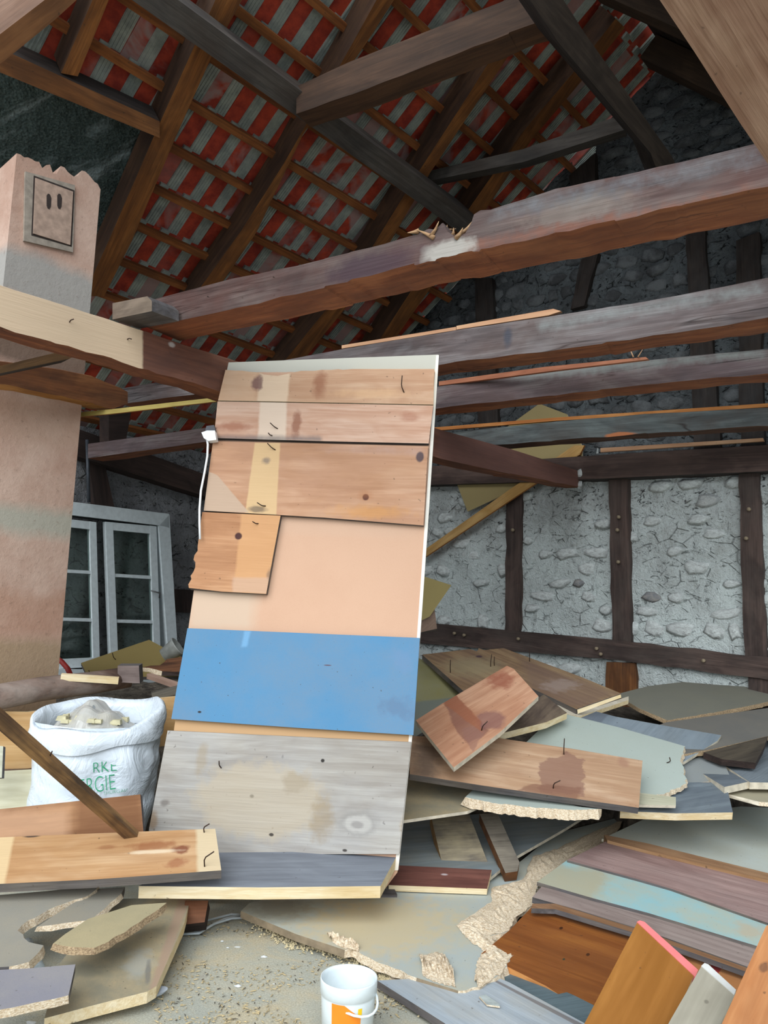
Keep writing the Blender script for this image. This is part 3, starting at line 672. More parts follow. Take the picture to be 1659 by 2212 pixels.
# beams around the chimney
slab('brace', [(-40, 800), (162, 752), (176, 762), (150, 775), (-40, 815)], pcb.off(-.25), .08, (wood('brace', '#6f5238', '#45321f', '#86663f'), M_FRD), label='thin brown brace crossing the chimney under the cross beam', cat='beam')
bt = at(0, 800, 3.2); bt2 = at(260, 860, 3.75)
beam('beam_stub', [(-60, 768), (0, 779), (120, 795), (200, 812), (262, 838), (276, 846)], [(-60, 815), (0, 828), (120, 852), (246, 884), (276, 872)], bt, bt2, .10, (wood('stub', '#7d4d2d', '#4d2f1e', '#93623c', '#3f2c22', .5), wood('stub_under', '#b07a40', '#8a5a2c', '#c79054'), wood('broken_end', '#a8683f', '#6d3f25', '#c58a5c')), label='orange-brown beam stub with a broken end in front of the chimney')
slab('lath', [(150, 893), (240, 884), (470, 858), (470, 867), (240, 894), (150, 902)], pl3((150, 893, 3.7), (470, 860, 3.6), (300, 1000, 3.65)), .02, (wood('yellow_lath', '#a59350', '#7f6c35', '#c2b06a'), M_LATH), label='thin yellowish lath running to the leaning panel under the cross beam', cat='lath')
# dark roof-foot timbers left of the panel
M_RF = wood('roof_foot', '#3b2d28', '#211916', '#4f3d36', '#2a2220', .5)
slab('wall_plate', [(165, 925), (430, 1020), (620, 1090), (620, 1130), (430, 1068), (165, 985)], EAVES.off(.12), .16, (M_RF, M_RF), label='dark wall plate above the window wall at the left', cat='beam')
wallpost('wall_post', [(188, 985), (226, 1000), (248, 1100), (205, 1095)], EAVES, .05, M_RF, 'short dark post above the white window')
wallpost('wall_rail', [(372, 1272), (440, 1276), (440, 1325), (376, 1322)], EAVES, .05, M_RF, 'short dark rail in the grey wall between the window and the panel')
slab('hanger_timber', [(235, 880), (285, 880), (268, 975), (235, 985)], EAVES.off(.35), .12, (M_RF, M_RF), label='dark stub of timber hanging above the window wall', cat='beam')
tube('pipe', [EAVES.hit(188, 950, .2), EAVES.hit(192, 1085, .2)], .012, flat('dark_pipe', '#3c4148', .5), None, 8)
tag(bpy.data.objects['pipe'], 'thin dark vertical pipe above the white window', 'pipe')

# ------------------------------------------------------------------ chimney
CH = at(150, 1180, 3.55); CH.z = 0
CHP = Plane(CH, Vector((AA.y, -AA.x, 0)))
c1 = CH; 
def chz(px, py): return CHP.hit(px, py).z
nzv = CHP.n
wch = .40; c0 = c1 - AA*wch
ztop = CHP.hit(190, 385).z
def chim_mat():
    nb = NB('chimney_render'); sep = nb.t.nodes.new('ShaderNodeSeparateXYZ'); nb.L(nb.tc, sep.inputs[0]); z = sep.outputs[2]
    n = nb.noise(nb.tc, 3.5, 5, .65); f = nb.noise(nb.tc, 40, 4, .7); z = nb.ma('ADD', z, nb.ma('MULTIPLY', nb.ma('SUBTRACT', n, .5), .12))
    col = nb.mix(nb.mr(n, .38, .64), hx('#b3917f'), hx('#c8ab9a'))
    for (py0, py1, c, st) in ((560, 660, '#9d9d98', .85), (1098, 1152, '#a9aa9c', .8), (1380, 1600, '#a0896c', .8), (1280, 1375, '#a87a60', .45), (735, 800, '#57483c', .8), (690, 735, '#b9b1a6', .7), (880, 960, '#b3947f', .4)):
        za, zb = chz(100, py0), chz(100, py1)
        k = nb.ma('MULTIPLY', nb.mr(z, zb-.03, zb+.03), nb.mr(z, za+.03, za-.03)); col = nb.mix(nb.ma('MULTIPLY', k, st), col, hx(c))
    col = nb.mix(nb.mr(f, .6, .72, 0, .4), col, hx('#7c6456'))
    nb.bump(nb.ma('ADD', f, n), .35, .008); return nb.fin(col, .9, spec=.15)
MCH = chim_mat()
V = []; nk = 24
prof = []
for k in range(nk+1):
    s = k/nk; zt = CHP.hit(22+175*s, 325+60*s + 34*noise.noise(Vector((k*.45, 2.3, 0)))*(s > .25) + random.uniform(-3, 3)).z
    prof.append((c0.lerp(c1, s), zt))
bk = -nzv*.42
F = []
for P, zt in prof: V += [P, Vector((P.x, P.y, zt)), P+bk, Vector((P.x+bk.x, P.y+bk.y, zt-.03))]
for k in range(nk):
    a = k*4; b = a+4
    F += [(a, b, b+1, a+1), (a+1, b+1, b+3, a+3), (b+2, a+2, a+3, b+3), (a, a+2, b+2, b)]
F += [(0, 1, 3, 2), (nk*4, nk*4+2, nk*4+3, nk*4+1)]
chim = mesh_obj('chimney', V, F, [MCH])
bm = bmesh.new(); bm.from_mesh(chim.data); bmesh.ops.recalc_face_normals(bm, faces=bm.faces); bm.to_mesh(chim.data); bm.free()
tag(chim, 'broken-topped chimney rendered in pinkish plaster with grey bands', 'chimney')
M_HF = flat('hatch_frame', '#a29688', .85); M_HP = flat('hatch_plate', '#b59a88', .8); M_HDARK = flat('hatch_dark', '#3a302c', .95)  # last one: dark brown fill for the hatch gap and slots
q = [(55, 370), (162, 400), (158, 545), (52, 520)]; qi = [(76, 380), (160, 412), (153, 532), (70, 505)]
hf = slab('hatch_frame', q, CHP.off(.012), .014, (M_HF, M_HF), chim)
hg = slab('hatch_gap', [(73, 379), (161, 411), (155, 533), (68, 508)], CHP.off(.0135), .004, (M_HDARK, M_HDARK), hf)
hp = slab('hatch_plate', [(77, 384), (158, 414), (152, 529), (72, 504)], CHP.off(.018), .008, (M_HP, M_HP), hf)
for x in (105, 128):
    slab('slot', [(x-4, 422), (x-1, 418), (x+3, 420), (x+6, 428), (x+5, 446), (x+2, 452), (x-2, 450), (x-4, 444)], CHP.off(.0195), .003, (M_HDARK, M_HDARK), hf)

# ------------------------------------------------------------------ white window leaning at the left wall
WN = EAVES.off(.14); M_WW = flat('white_paint', '#cdd6d8', .5, var=.06); M_BLK = flat('black_rebate', '#1c1d1f', .8)
def glassm():
    m = bpy.data.materials.new('window_glass'); m.use_nodes = True; b = m.node_tree.nodes['Principled BSDF']
    b.inputs['Base Color'].default_value = (.72, .85, .80, 1); b.inputs['Roughness'].default_value = .04; b.inputs['Transmission Weight'].default_value = 1.0; b.inputs['IOR'].default_value = 1.45; return m
M_GL = glassm()
wl = WN.hit(230, 1440); wl.z = 0.55
win = empty('window_frame', WN.hit(240, 1460), 'old white casement window with two three-pane sashes against the left wall', 'window')
# frame
slab('frame_head', [(60, 1068), (150, 1083), (365, 1110), (366, 1140), (345, 1135), (150, 1112), (60, 1100)], WN, .09, (M_WW, M_WW), win, ax=(1, 2))
slab('frame_jamb', [(343, 1136), (366, 1112), (388, 1470), (368, 1470)], WN, .09, (M_WW, M_WW), win, ax=(0, 3))
slab('frame_jamb', [(60, 1068), (84, 1072), (96, 1500), (72, 1500)], WN, .09, (M_WW, M_WW), win, ax=(0, 3))
slab('frame_sill', [(72, 1482), (96, 1444), (180, 1447), (388, 1440), (388, 1480)], WN.off(.03), .10, (M_WW, M_WW), win)
def sash(px, bars, off, hand=None):
    (tl, tr, br, bl) = px; w = [None]
    s = slab('sash_rail', [tl, tr, (tr[0]-1, tr[1]+17), (tl[0]+1, tl[1]+17)], WN.off(off), .04, (M_WW, M_WW), win)
    slab('sash_rail', [(bl[0], bl[1]-20), (br[0], br[1]-20), br, bl], WN.off(off), .04, (M_WW, M_WW), win)
    slab('sash_stile', [tl, (tl[0]+16, tl[1]+2), (bl[0]+16, bl[1]), bl], WN.off(off+.001), .04, (M_WW, M_WW), win)
    slab('sash_stile', [(tr[0]-14, tr[1]-2), tr, br, (br[0]-14, br[1])], WN.off(off+.001), .04, (M_WW, M_WW), win)
    for (ya, yb) in bars:
        t = (ya-tl[1])/(bl[1]-tl[1]); xa = tl[0]+(bl[0]-tl[0])*t+14; xb = tr[0]+(br[0]-tr[0])*t-12
        slab('glazing_bar', [(xa, ya), (xb, yb), (xb, yb+7), (xa, ya+7)], WN.off(off-.004), .03, (M_WW, M_WW), win)
    ys = [(tl[1]+14, tr[1]+14)]+[(a+4, b+4) for a, b in bars]+[(bl[1]-16, br[1]-16)]
    for i in range(len(ys)-1):
        def X(p0, p1, y): return p0[0]+(p1[0]-p0[0])*(y-p0[1])/(p1[1]-p0[1])
        a, b = ys[i], ys[i+1]
        slab('pane', [(X(tl, bl, a[0])+12, a[0]), (X(tr, br, a[1])-10, a[1]), (X(tr, br, b[1])-10, b[1]), (X(tl, bl, b[0])+12, b[0])], WN.off(off-.018), .004, (M_GL, M_GL), win)
sash([(90, 1115), (208, 1128), (216, 1440), (96, 1446)], [(1228, 1233), (1333, 1336)], -.012)
sash([(228, 1127), (338, 1137), (348, 1440), (240, 1444)], [(1239, 1244), (1338, 1340)], -.012)
slab('frame_rebate', [(150, 1110), (345, 1133), (345, 1139), (150, 1116)], WN.off(-.03), .02, (M_BLK, M_BLK), win)
tube('window_latch', [WN.hit(327, 1276, .01), WN.hit(345, 1281, .012), WN.hit(344, 1292, .01)], .006, M_NAILS, win, 6)

# ------------------------------------------------------------------ leaning cut-out floor section
PP = pl3((318, 1880, 2.85), (862, 1870, 2.78), (490, 783, 3.33))
sec = empty('leaning_floor_section', PP.hit(590, 1925), 'tall leaning panel of chipboard with old planks and a blue board nailed on', 'panel')
slab('chipboard_sheet', [(490, 783), (947, 766), (925, 1110), (905, 1400), (888, 1605), (858, 1885), (828, 1925), (330, 1925), (376, 1575), (408, 1350)], PP, .02, (None, M_EDGEW), sec, ax=(0, 1),
     mk=lambda fe, M, pl: chip('panel_chipboard', '#cba489', '#b98f74', feats=fe, M=M, plane=pl), feats=[('quad', [(480, 770), (960, 760), (960, 802), (480, 806)], '#b9b8ac', .95, .005, .005), ('quad', [(400, 1105), (930, 1125), (930, 1172), (400, 1150)], '#c5b4a2', .9, .01, .12), ('quad', [(390, 1110), (590, 1110), (560, 1380), (390, 1380)], '#c7b29c', .7, .03, .06), ('quad', [(360, 1548), (900, 1580), (900, 1612), (360, 1590)], '#c29c70', .9, .005, .005)],
     label='pinkish beige chipboard backing sheet')
slab('edge_strip', [(942, 768), (948, 767), (926, 1110), (906, 1400), (889, 1605), (860, 1880), (852, 1880), (882, 1605), (899, 1400), (919, 1110)], PP.off(.004), .02, (flat('white_cut', '#ece6da', .7, var=.04),)*2, sec, ax=(0, 4), label='whitish freshly cut edge')
WB, WD, WL = '#c58f62', '#a36b45', '#d9b28e'
slab('plank', [(487, 799), (540, 803), (600, 812), (650, 801), (760, 797), (938, 797), (936, 874), (630, 868), (471, 865)], PP.off(.024), .024, (None, M_EDGEW, M_EDGED), sec, rag=(0, 1, 2, 3), amp=.003, out=.003, ax=(8, 6),
     mk=mkw('#cda98b', '#b08465', '#dcc2aa', '#bb9376', .3, .3), feats=[('quad', [(560, 790), (630, 790), (622, 880), (552, 880)], '#dcc2a6', .85, .01, .01), ('quad', [(480, 790), (562, 790), (554, 880), (460, 880)], '#cfab8c', .6, .02, .02), ('blob', 556, 828, 14, 20, '#6d4a4a', .8, 1.2, .4), ('blob', 690, 832, 20, 34, '#8a5036', .6, 1.2, .6), ('blob', 800, 850, 110, 14, '#ddb48b', .5, 1.2, .7)], nails=[(873, 848, 869, 812, .1)])
slab('plank', [(470, 867), (936, 876), (926, 958), (700, 953), (462, 946)], PP.off(.024), .024, (None, M_EDGEG), sec, ax=(0, 1),
     mk=mkw('#d0aa92', '#b5876c', '#dfc3af', '#b58c76', .3, .3), feats=[('quad', [(560, 860), (622, 860), (620, 960), (553, 960)], '#dec9b4', .85, .01, .01), ('blob', 505, 922, 45, 12, '#9a5f48', .6, 1.0, .5), ('blob', 640, 920, 12, 36, '#8a543e', .7, 1.3, .5), ('quad', [(455, 935), (700, 938), (700, 958), (455, 955)], '#6e6868', .7, .015, .02), ('blob', 885, 900, 28, 14, '#a26850', .5, 1, .6)], nails=[(600, 926, 584, 914, .05), (588, 941, 580, 936, .1)])
slab('plank', [(460, 953), (925, 964), (915, 1135), (700, 1118), (440, 1103)], PP.off(.024), .024, (None, M_EDGEG), sec, ax=(0, 1),
     mk=mkw('#c09474', '#a67a5c', '#cfa98c', '#b88f78', .3, .3), feats=[('quad', [(549, 955), (607, 955), (598, 1115), (528, 1110)], '#d0b083', .85, .004, .006), ('quad', [(430, 1010), (470, 1025), (540, 1108), (430, 1105)], '#b9a08a', .9, .004, .004), ('quad', [(700, 958), (930, 962), (930, 990), (620, 975)], '#bfa6a0', .6, .03, .04), ('blob', 907, 987, 10, 13, '#4d4148', .9, .3, .3), ('blob', 790, 1074, 8, 8, '#3c2026', .95, .3, .3), ('blob', 790, 1070, 22, 14, '#a4673f', .4, .8, .8), ('blob', 575, 995, 12, 10, '#6f6560', .7, 1.2, .7), ('blob', 800, 1105, 110, 18, '#cb9258', .6, 1.2, .7), ('blob', 555, 1100, 26, 8, '#5b5048', .7, .8, .5)], nails=[(595, 972, 578, 958, .05), (574, 1093, 556, 1086, .1)])
slab('board_offcut', [(437, 1106), (606, 1114), (590, 1200), (575, 1283), (480, 1278), (408, 1270), (418, 1235), (427, 1180)], PP.off(.026), .026, (None, M_EDGEG, M_EDGEG), sec, rag=(5, 6), amp=.008, ax=(0, 1), step=.015,
     mk=mkw('#bd8c66', '#9c6c4a', '#cfa37c', '#a57a5b', .3, .3), feats=[('quad', [(520, 1100), (610, 1110), (590, 1290), (500, 1290)], '#c9986a', .8, .006, .01), ('blob', 515, 1158, 9, 9, '#3e2125', .95, .3, .3), ('blob', 585, 1245, 10, 22, '#6b5b52', .6, 1, .5), ('quad', [(500, 1245), (585, 1245), (578, 1285), (500, 1282)], '#bfa08b', .6, .01, .01)], nails=[(558, 1131, 546, 1127, .1)], label='square knotty board piece with torn left edge')
slab('plank', [(405, 1357), (907, 1378), (893, 1588), (640, 1572), (370, 1553)], PP.off(.022), .022, (None, M_EDGEG), sec, ax=(0, 1),
     mk=lambda fe, M, pl: chip('blue_paint', '#5486ab', '#497a9e', '#7b8590', .35, feats=fe, M=M, plane=pl, dscale=3), feats=[('quad', [(525, 1360), (545, 1360), (535, 1400), (518, 1400)], '#78a9cf', .6, .01, .01), ('blob', 708, 1437, 10, 1.5, '#5b3436', .8, .3, .4), ('blob', 431, 1538, 5, 3, '#2b2420', .95, .3, .4), ('blob', 860, 1530, 50, 30, '#5a6f8a', .5, 2.0, .6), ('blob', 870, 1425, 40, 30, '#6a86a6', .5, 2, .6)], label='blue painted plank')
slab('plank', [(362, 1578), (888, 1603), (862, 1845), (318, 1845), (322, 1790)], PP.off(.02), .02, (None, M_EDGEG), sec, ax=(0, 1),
     mk=mkw('#a8a39b', '#8b837a', '#b8b5af', '#9b9a9a', .4, .35), feats=[('blob', 560, 1730, 160, 95, '#b3a48c', .6, .7, .25), ('blob', 695, 1770, 30, 62, '#8f7d62', .55, 1.3, .5), ('blob', 640, 1690, 40, 28, '#93846d', .5, 1.4, .5), ('blob', 435, 1640, 16, 45, '#9a8a70', .5, 1.3, .5), ('blob', 330, 1770, 14, 26, '#8e7458', .7, .8, .5), ('blob', 880, 1790, 18, 50, '#a08c70', .6, .8, .5), ('blob', 775, 1778, 52, 34, '#8c8984', .55, .8, .3), ('blob', 775, 1780, 34, 22, '#b0aca6', .8, .7, .3), ('blob', 772, 1782, 16, 10, '#7c7874', .6, .7, .4), ('blob', 356, 1735, 14, 9, '#6a625c', .7, 1.0, .6), ('blob', 697, 1643, 5, 5, '#1f1a18', .95, .5, .4), ('blob', 586, 1803, 6, 4, '#2a2420', .9, .6, .4), ('blob', 745, 1837, 7, 4, '#2a2420', .9, .6, .4), ('blob', 544, 1720, 6, 5, '#7d7464', .8, .4, .5)], nails=[(478, 1659, 474, 1644, .1)], label='grey weathered wide plank with water stains')
slab('ledge_board', [(300, 1914), (440, 1842), (863, 1838), (822, 1914), (560, 1917)], dp(600, 1914, 2.52, 1840, 2.80), .038, (None, M_EDGEW), sec, ax=(4, 3),
     mk=mkw('#7d828a', '#646870', '#8d939b', '#70747c', .4, .25, rough=.6), label='grey wide board sticking out at the foot, pale cut edges')

# ------------------------------------------------------------------ light socket and white cable beside the panel
pc = PP.off(.03)
bl = empty('cable_socket', pc.hit(452, 942), 'white electric socket with a hanging white cable at the left edge of the leaning panel', 'cable')
mwh = flat('white_plastic', '#f0f2f2', .35, var=.03)
slab('socket', [(435, 934), (447, 930), (464, 930), (467, 950), (450, 952), (440, 946)], pc.off(.03), .03, (mwh, mwh), bl)
slab('socket_hood', [(446, 920), (462, 918), (466, 932), (442, 934)], pc.off(.01), .03, (flat('dark_grey_plastic', '#4a4c52', .5),)*2, bl)
tube('cable', [pc.hit(*q, .015) for q in ((447, 948), (449, 960), (448, 985), (442, 1020), (434, 1060), (431, 1100), (431, 1130), (432, 1165))], .0045, mwh, bl, 8)

# ------------------------------------------------------------------ white sack
def sack():
    base = at(193, 1790, 3.06); base.z = 0.10
    D = 3.06
    root = empty('waste_sack', base, 'full white plastic sack with green lettering and a rolled-down rim, left of the leaning panel', 'sack')
    nb = NB('white_sack_plastic'); n = nb.noise(nb.tc, 7, 4, .6, 1.5)
    nb.bump(n, .5, .03); ms = nb.fin(hx('#d5dee6'), .35, spec=.5)
    nth = 64
    def rad(h):   # half width (m) over height
        pr = [(0, .185), (.08, .215), (.2, .238), (.34, .243), (.46, .228), (.56, .222)]
        for i in range(len(pr)-1):
            if h <= pr[i+1][0]: t = (h-pr[i][0])/(pr[i+1][0]-pr[i][0]); return pr[i][1]*(1-t)+pr[i+1][1]*t
        return pr[-1][1]
    def P(th, h, extra=0.0):
        q = Vector((math.cos(th), math.sin(th), h*2.2)); w = noise.noise(q*1.6+Vector((3, 1, 0)))*.03 + abs(noise.noise(Vector((th*1.3+h*4, h*9, 2))))*.022 + noise.noise(Vector((math.cos(th)*5, math.sin(th)*5, h*14)))*.007
        r = (rad(h)+w)*.97+extra; return Vector((math.cos(th)*r, math.sin(th)*r*.85, h*1.08))
    def rim(th): # rim height by direction; front low, right and back high
        return .49 + .035*math.sin(th)+.03*math.cos(th-0.3) + .018*math.sin(3*th+1) + .05*max(0, math.cos(th-math.pi))**8
    V = []; F = []; rows = []
    for j in range(30):
        rows.append([P(2*math.pi*i/nth, .46*j/29) for i in range(nth)])
    def addrows(rows):
        b = len(V)
        for r in rows: V.extend(r)
        for j in range(len(rows)-1):
            for i in range(nth):
                F.append((b+j*nth+i, b+j*nth+(i+1) % nth, b+(j+1)*nth+(i+1) % nth, b+(j+1)*nth+i))
    addrows(rows); F.append(tuple(range(nth-1, -1, -1)))
    M = Matrix.Translation(base)
    mesh_obj('sack_body', V, F, [ms], M, root, smooth=True)
    V = []; F = []
    cuff = []
    for j in range(16):
        r = []
        for i in range(nth):
            th = 2*math.pi*i/nth; hb = .385+.035*math.cos(th)+.012*math.sin(2*th+.5)+.008*math.sin(5*th); ht = rim(th); h = hb+(ht-hb)*j/12 if j <= 12 else ht-(j-12)*.03
            ex = .016+.010*math.sin(math.pi*min(j, 12)/12)+(-.02 if j > 12 else 0)-.01*(j == 12)
            r.append(P(th, h, ex))
        cuff.append(r)
    addrows(cuff); mesh_obj('sack_cuff', V, F, [ms], M, root, smooth=True)
    # translucent inner bag bulging out of the top
    m2 = bpy.data.materials.new('clear_film'); m2.use_nodes = True; b = m2.node_tree.nodes['Principled BSDF']
    b.inputs['Base Color'].default_value = hx('#c9c6bd'); b.inputs['Roughness'].default_value = .2; b.inputs['Alpha'].default_value = .72; b.inputs['Specular IOR Level'].default_value = .8
    V = []; F = []; rows = []
    for j in range(14):
        t = j/13; r = []
        for i in range(nth):
            th = 2*math.pi*i/nth; rr = .215*(1-t*.97); h = .40+.15*math.sin(t*math.pi/2)+.04*max(0, math.cos(th-2.0))*math.sin(t*3.0); q = Vector((math.cos(th)*rr, math.sin(th)*rr*.85, h)); q += Vector((-.02*t, 0, noise.noise(q*16)*.03)); r.append(q)
        rows.append(r)
    addrows(rows); mesh_obj('inner_bag', V, F, [m2], M, root, smooth=False)
    mm = flat('foam_scrap', '#d3cba6', .9); V = []; F = []
    for k in range(30):
        c = Vector((random.uniform(-.13, .1), random.uniform(-.1, .06), .50+RND()*.02)); s = random.uniform(.008, .02); bq = len(V)
        for v in ((-1, -1, -.4), (1, -.8, -.5), (.9, 1, -.4), (-1, .9, -.5), (-.7, -.8, .5), (.8, -.6, .4), (.7, .9, .5), (-.8, .7, .4)): V.append(c+Vector(v)*s)
        F += [(bq+a, bq+b_, bq+c_, bq+d_) for a, b_, c_, d_ in ((3, 2, 1, 0), (4, 5, 6, 7), (0, 1, 5, 4), (1, 2, 6, 5), (2, 3, 7, 6), (3, 0, 4, 7))]
    tag(mesh_obj('waste_scraps', V, F, [mm], M, root), kind='stuff')
    # lettering wrapped on the front
    mg = flat('green_print', '#2b9a6c', .5, var=.03)
    def text(s, size, px, py, rot=0.0, nm='lettering', bold=-0.018, sx=1.0):
        cu = bpy.data.curves.new('t', 'FONT'); cu.body = s; cu.size = size; cu.offset = bold*size
        to = bpy.data.objects.new('t', cu); C.objects.link(to); dg = bpy.context.evaluated_depsgraph_get(); dg.update()
        me = bpy.data.meshes.new_from_object(to.evaluated_get(dg)); bpy.data.objects.remove(to)
        bmx = bmesh.new(); bmx.from_mesh(me); bmesh.ops.triangulate(bmx, faces=bmx.faces)
        for _ in range(2): bmesh.ops.subdivide_edges(bmx, edges=[e for e in bmx.edges if e.calc_length() > .02], cuts=1)
        tgt = at(px, py, D-.2); x0 = tgt.x-base.x; z0 = tgt.z-base.z
        for v in bmx.verts:
            cr, sr = math.cos(rot), math.sin(rot); vx = v.co.x*sx; x = x0+vx*cr-v.co.y*sr; h = (z0+vx*sr+v.co.y*cr)/1.08
            th = -math.pi/2 + math.asin(max(-.95, min(.95, x/.245))); q = P(th, max(0, h), .0065); q2 = P(th, max(0, h), 0)
            v.co = q
        bmx.to_mesh(me); bmx.free(); me.materials.clear(); me.materials.append(mg)
        o = bpy.data.objects.new(nm, me); C.objects.link(o); MW[o.name] = M.copy(); adopt(o, root)
    text('RKE', .060, 192, 1677, .10, sx=.80); text('ERGIE', .082, 166, 1720, .12, sx=.60); text('THURGAU', .017, 217, 1724, .12, sx=.9)
sack()

# ------------------------------------------------------------------ left debris
def board(name, pts, pl, thick, mk, label, cat='board', edge=None, tornm=None, **k):
    return slab(name, pts, pl, thick, (None, edge or M_EDGEG, tornm or M_TORN), label=label, cat=cat, mk=mk, reg=True, **k)
def mkc(base, speck, dust=None, dst=.5, dscale=5): return lambda fe, M, pl: chip('chipboard', base, speck, dust, dst, feats=fe, M=M, plane=pl, dscale=dscale)
OCH = mkc('#8f7d4c', '#7c6b40'); 
board('chipboard_offcut', [(175, 1432), (322, 1382), (394, 1420), (400, 1462), (190, 1462)], dp(280, 1462, 3.95, 1384, 4.45), .016, OCH, 'ochre triangular chipboard piece in front of the white window', nails=[(250, 1425, 243, 1412), (198, 1458, 192, 1450), (305, 1462, 303, 1450)])
board('splintered_board', [(305, 1442), (345, 1437), (360, 1424), (400, 1418), (400, 1452), (350, 1450)], dp(350, 1450, 3.85, 1420, 4.0), .02, mkw('#6b4630', '#3d281c', '#8a5d3e'), 'dark reddish splintered board piece on the ochre chipboard', edge=M_RF, rag=(0, 1, 5), amp=.01)
tube('round_pole', [at(-60, 1516, 3.08), at(90, 1488, 3.26), at(200, 1475, 3.36), at(280, 1462, 3.44)], .052, wood('bark', '#6a5347', '#3f302a', '#867166', '#8d8279', .6), None, 14, .045)
tag(bpy.data.objects['round_pole'], 'rough brown round pole lying behind the white sack', 'pole')
slab('wood_block', [(254, 1438), (300, 1438), (302, 1476), (254, 1474)], dp(280, 1476, 3.38, 1438, 3.38), .05, (wood('stump', '#83746f', '#5a4c48', '#a19590', '#3a2f2c', .5), M_EDGEG), label='square-ended grey block at the end of the round pole', cat='wood block')
def stick(p0, p1, d0, d1, w, mat, label, name='stick', h=None):
    a, b = at(*p0, d0), at(*p1, d1); ax_ = (b-a); s = ax_.cross(FW).normalized(); t = ax_.cross(s).normalized()
    if t.dot(FW) < 0: t = -t
    o = box(name, a-s*w/2-t*(h or w)/2, ax_, s*w, t*(h or w), [mat]); return tag(o, label, 'stick')
stick((132, 1462), (256, 1470), 3.28, 3.34, .026, M_EDGEW, 'short pale stick on the round pole behind the sack')
stick((322, 1460), (392, 1484), 3.7, 3.5, .024, wood('pinkish', '#a98d7d', '#84695b'), 'thin pinkish stick touching the left edge of the panel')
stick((328, 1504), (400, 1486), 3.45, 3.5, .034, wood('greyst', '#6a655c', '#45413b'), 'dark grey stick right behind the white sack')
tube('hose', [at(*q) for q in ((118, 1420, 4.0), (134, 1430, 3.98), (146, 1444, 3.95), (154, 1462, 3.9))], .013, flat('red_rubber', '#b8322a', .5), None, 10)
tag(bpy.data.objects['hose'], 'short bit of red hose emerging beside the chimney', 'hose')
# plastic tub
def tub():
    c = at(372, 1405, 4.1); V = []; F = []
    n = 20
    for j, (r, h) in enumerate(((.04, -.05), (.05, .03), (.055, .035), (.05, .04), (.036, -.03))):
        for i in range(n): a = 2*math.pi*i/n; V.append((math.cos(a)*r, math.sin(a)*r, h))
    for j in range(4):
        for i in range(n): F.append((j*n+i, j*n+(i+1) % n, (j+1)*n+(i+1) % n, (j+1)*n+i))
    F.append(tuple(range(n-1, -1, -1))); F.append(tuple(range(4*n, 5*n)))
    M = Matrix.Translation(c) @ Matrix.Rotation(.9, 4, 'Y'); o = mesh_obj('plastic_tub', V, F, [flat('grey_plastic', '#9da09b', .35)], M, smooth=True)
    tag(o, 'small grey plastic tub tipped over below the window', 'tub')
tub()
WPI = mkw('#c9a474', '#ab824f', '#ddbf94', '#b48a58', .35, .2)
board('beam_offcut', [(-40, 1535), (60, 1538), (400, 1502), (400, 1604), (60, 1660), (-40, 1662)], pl3((0, 1550, 3.14), (380, 1510, 3.44), (100, 1660, 3.18)), .06, WPI, 'thick pale pine beam lying behind the white sack', cat='beam', edge=M_EDGEW, feats=[('quad', [(-50, 1580), (420, 1530), (420, 1680), (-50, 1680)], '#b98f58', .45, .05, .08)])
board('board', [(-40, 1668), (100, 1660), (112, 1690), (108, 1760), (-40, 1765)], pl3((0, 1680, 3.05), (100, 1670, 3.1), (50, 1760, 2.98)), .03, mkw('#c4c0a6', '#a9a48b', '#d0cdb6', '#a99a70', .4, .1), 'pale cream board at the left edge below the pine beam')
board('board', [(-30, 1608), (7, 1612), (4, 1680), (-30, 1682)], pl3((0, 1612, 2.95), (6, 1612, 2.95), (3, 1680, 2.9)), .02, mkw('#b8b7a4', '#9c9b88', '#c5c4b2'), 'sliver of a pale board at the very left edge')
board('plank', [(-40, 1752), (303, 1716), (310, 1800), (-40, 1815)], pl3((0, 1748, 2.77), (303, 1718, 2.76), (150, 1810, 2.70)), .02, mkw('#9a6f4c', '#6d492f', '#b38761', '#6c4a34', .4, .2), 'brown plank on edge below the white sack', feats=[('quad', [(150, 1700), (320, 1700), (320, 1830), (150, 1830)], '#71492c', .7, .02, .04), ('quad', [(-50, 1740), (160, 1735), (160, 1830), (-50, 1830)], '#c09878', .55, .02, .04)])
# slanting lath in front of the sack
sl = stick((-30, 1527), (290, 1809), 2.25, 2.64, .036, wood('blackened_lath', '#97724a', '#4a3424', '#bb8f58', '#2f2822', .8, gs=1.5), 'blackened wooden lath slanting across the white sack', 'slanting_lath', .03)
nail(sl, dp(120, 1700, 2.4, 1600, 2.4), 108, 1648, 114, 1622)
board('plank', [(-60, 1812), (60, 1806), (465, 1790), (478, 1880), (200, 1900), (-60, 1912)], dp(230, 1905, 2.41, 1790, 2.66), .03, mkw('#bd9468', '#a0754c', '#cfae88', '#ad8058', .35, .25), 'front-left plank with a pale nailed end and reddish stains',
      feats=[('quad', [(420, 1780), (480, 1780), (490, 1890), (422, 1890)], '#cbb795', .95, .01, .012), ('quad', [(-60, 1800), (35, 1800), (12, 1920), (-60, 1920)], '#d6bc90', .8, .004, .01), ('blob', 330, 1826, 60, 12, '#8b5130', .7, 1.2, .5), ('blob', 390, 1835, 22, 12, '#70321f', .8, 1.4, .5), ('blob', 380, 1865, 28, 14, '#8c4d30', .6, 1.6, .5), ('blob', 230, 1830, 26, 6, '#8d5a38', .6, .8, .5), ('blob', 330, 1840, 70, 4, '#e0cdb0', .7, .8, .6), ('blob', 68, 1806, 22, 4, '#3a2f2b', .9, .6, .5)], nails=[(442, 1872, 462, 1842, .2), (441, 1798, 452, 1782, .2)])
DUSTC = mkc('#8f8873', '#7a735f', '#b09c78', .7, 7)
GREYC = mkc('#85827a', '#6c6a64', '#a0937c', .5, 5)
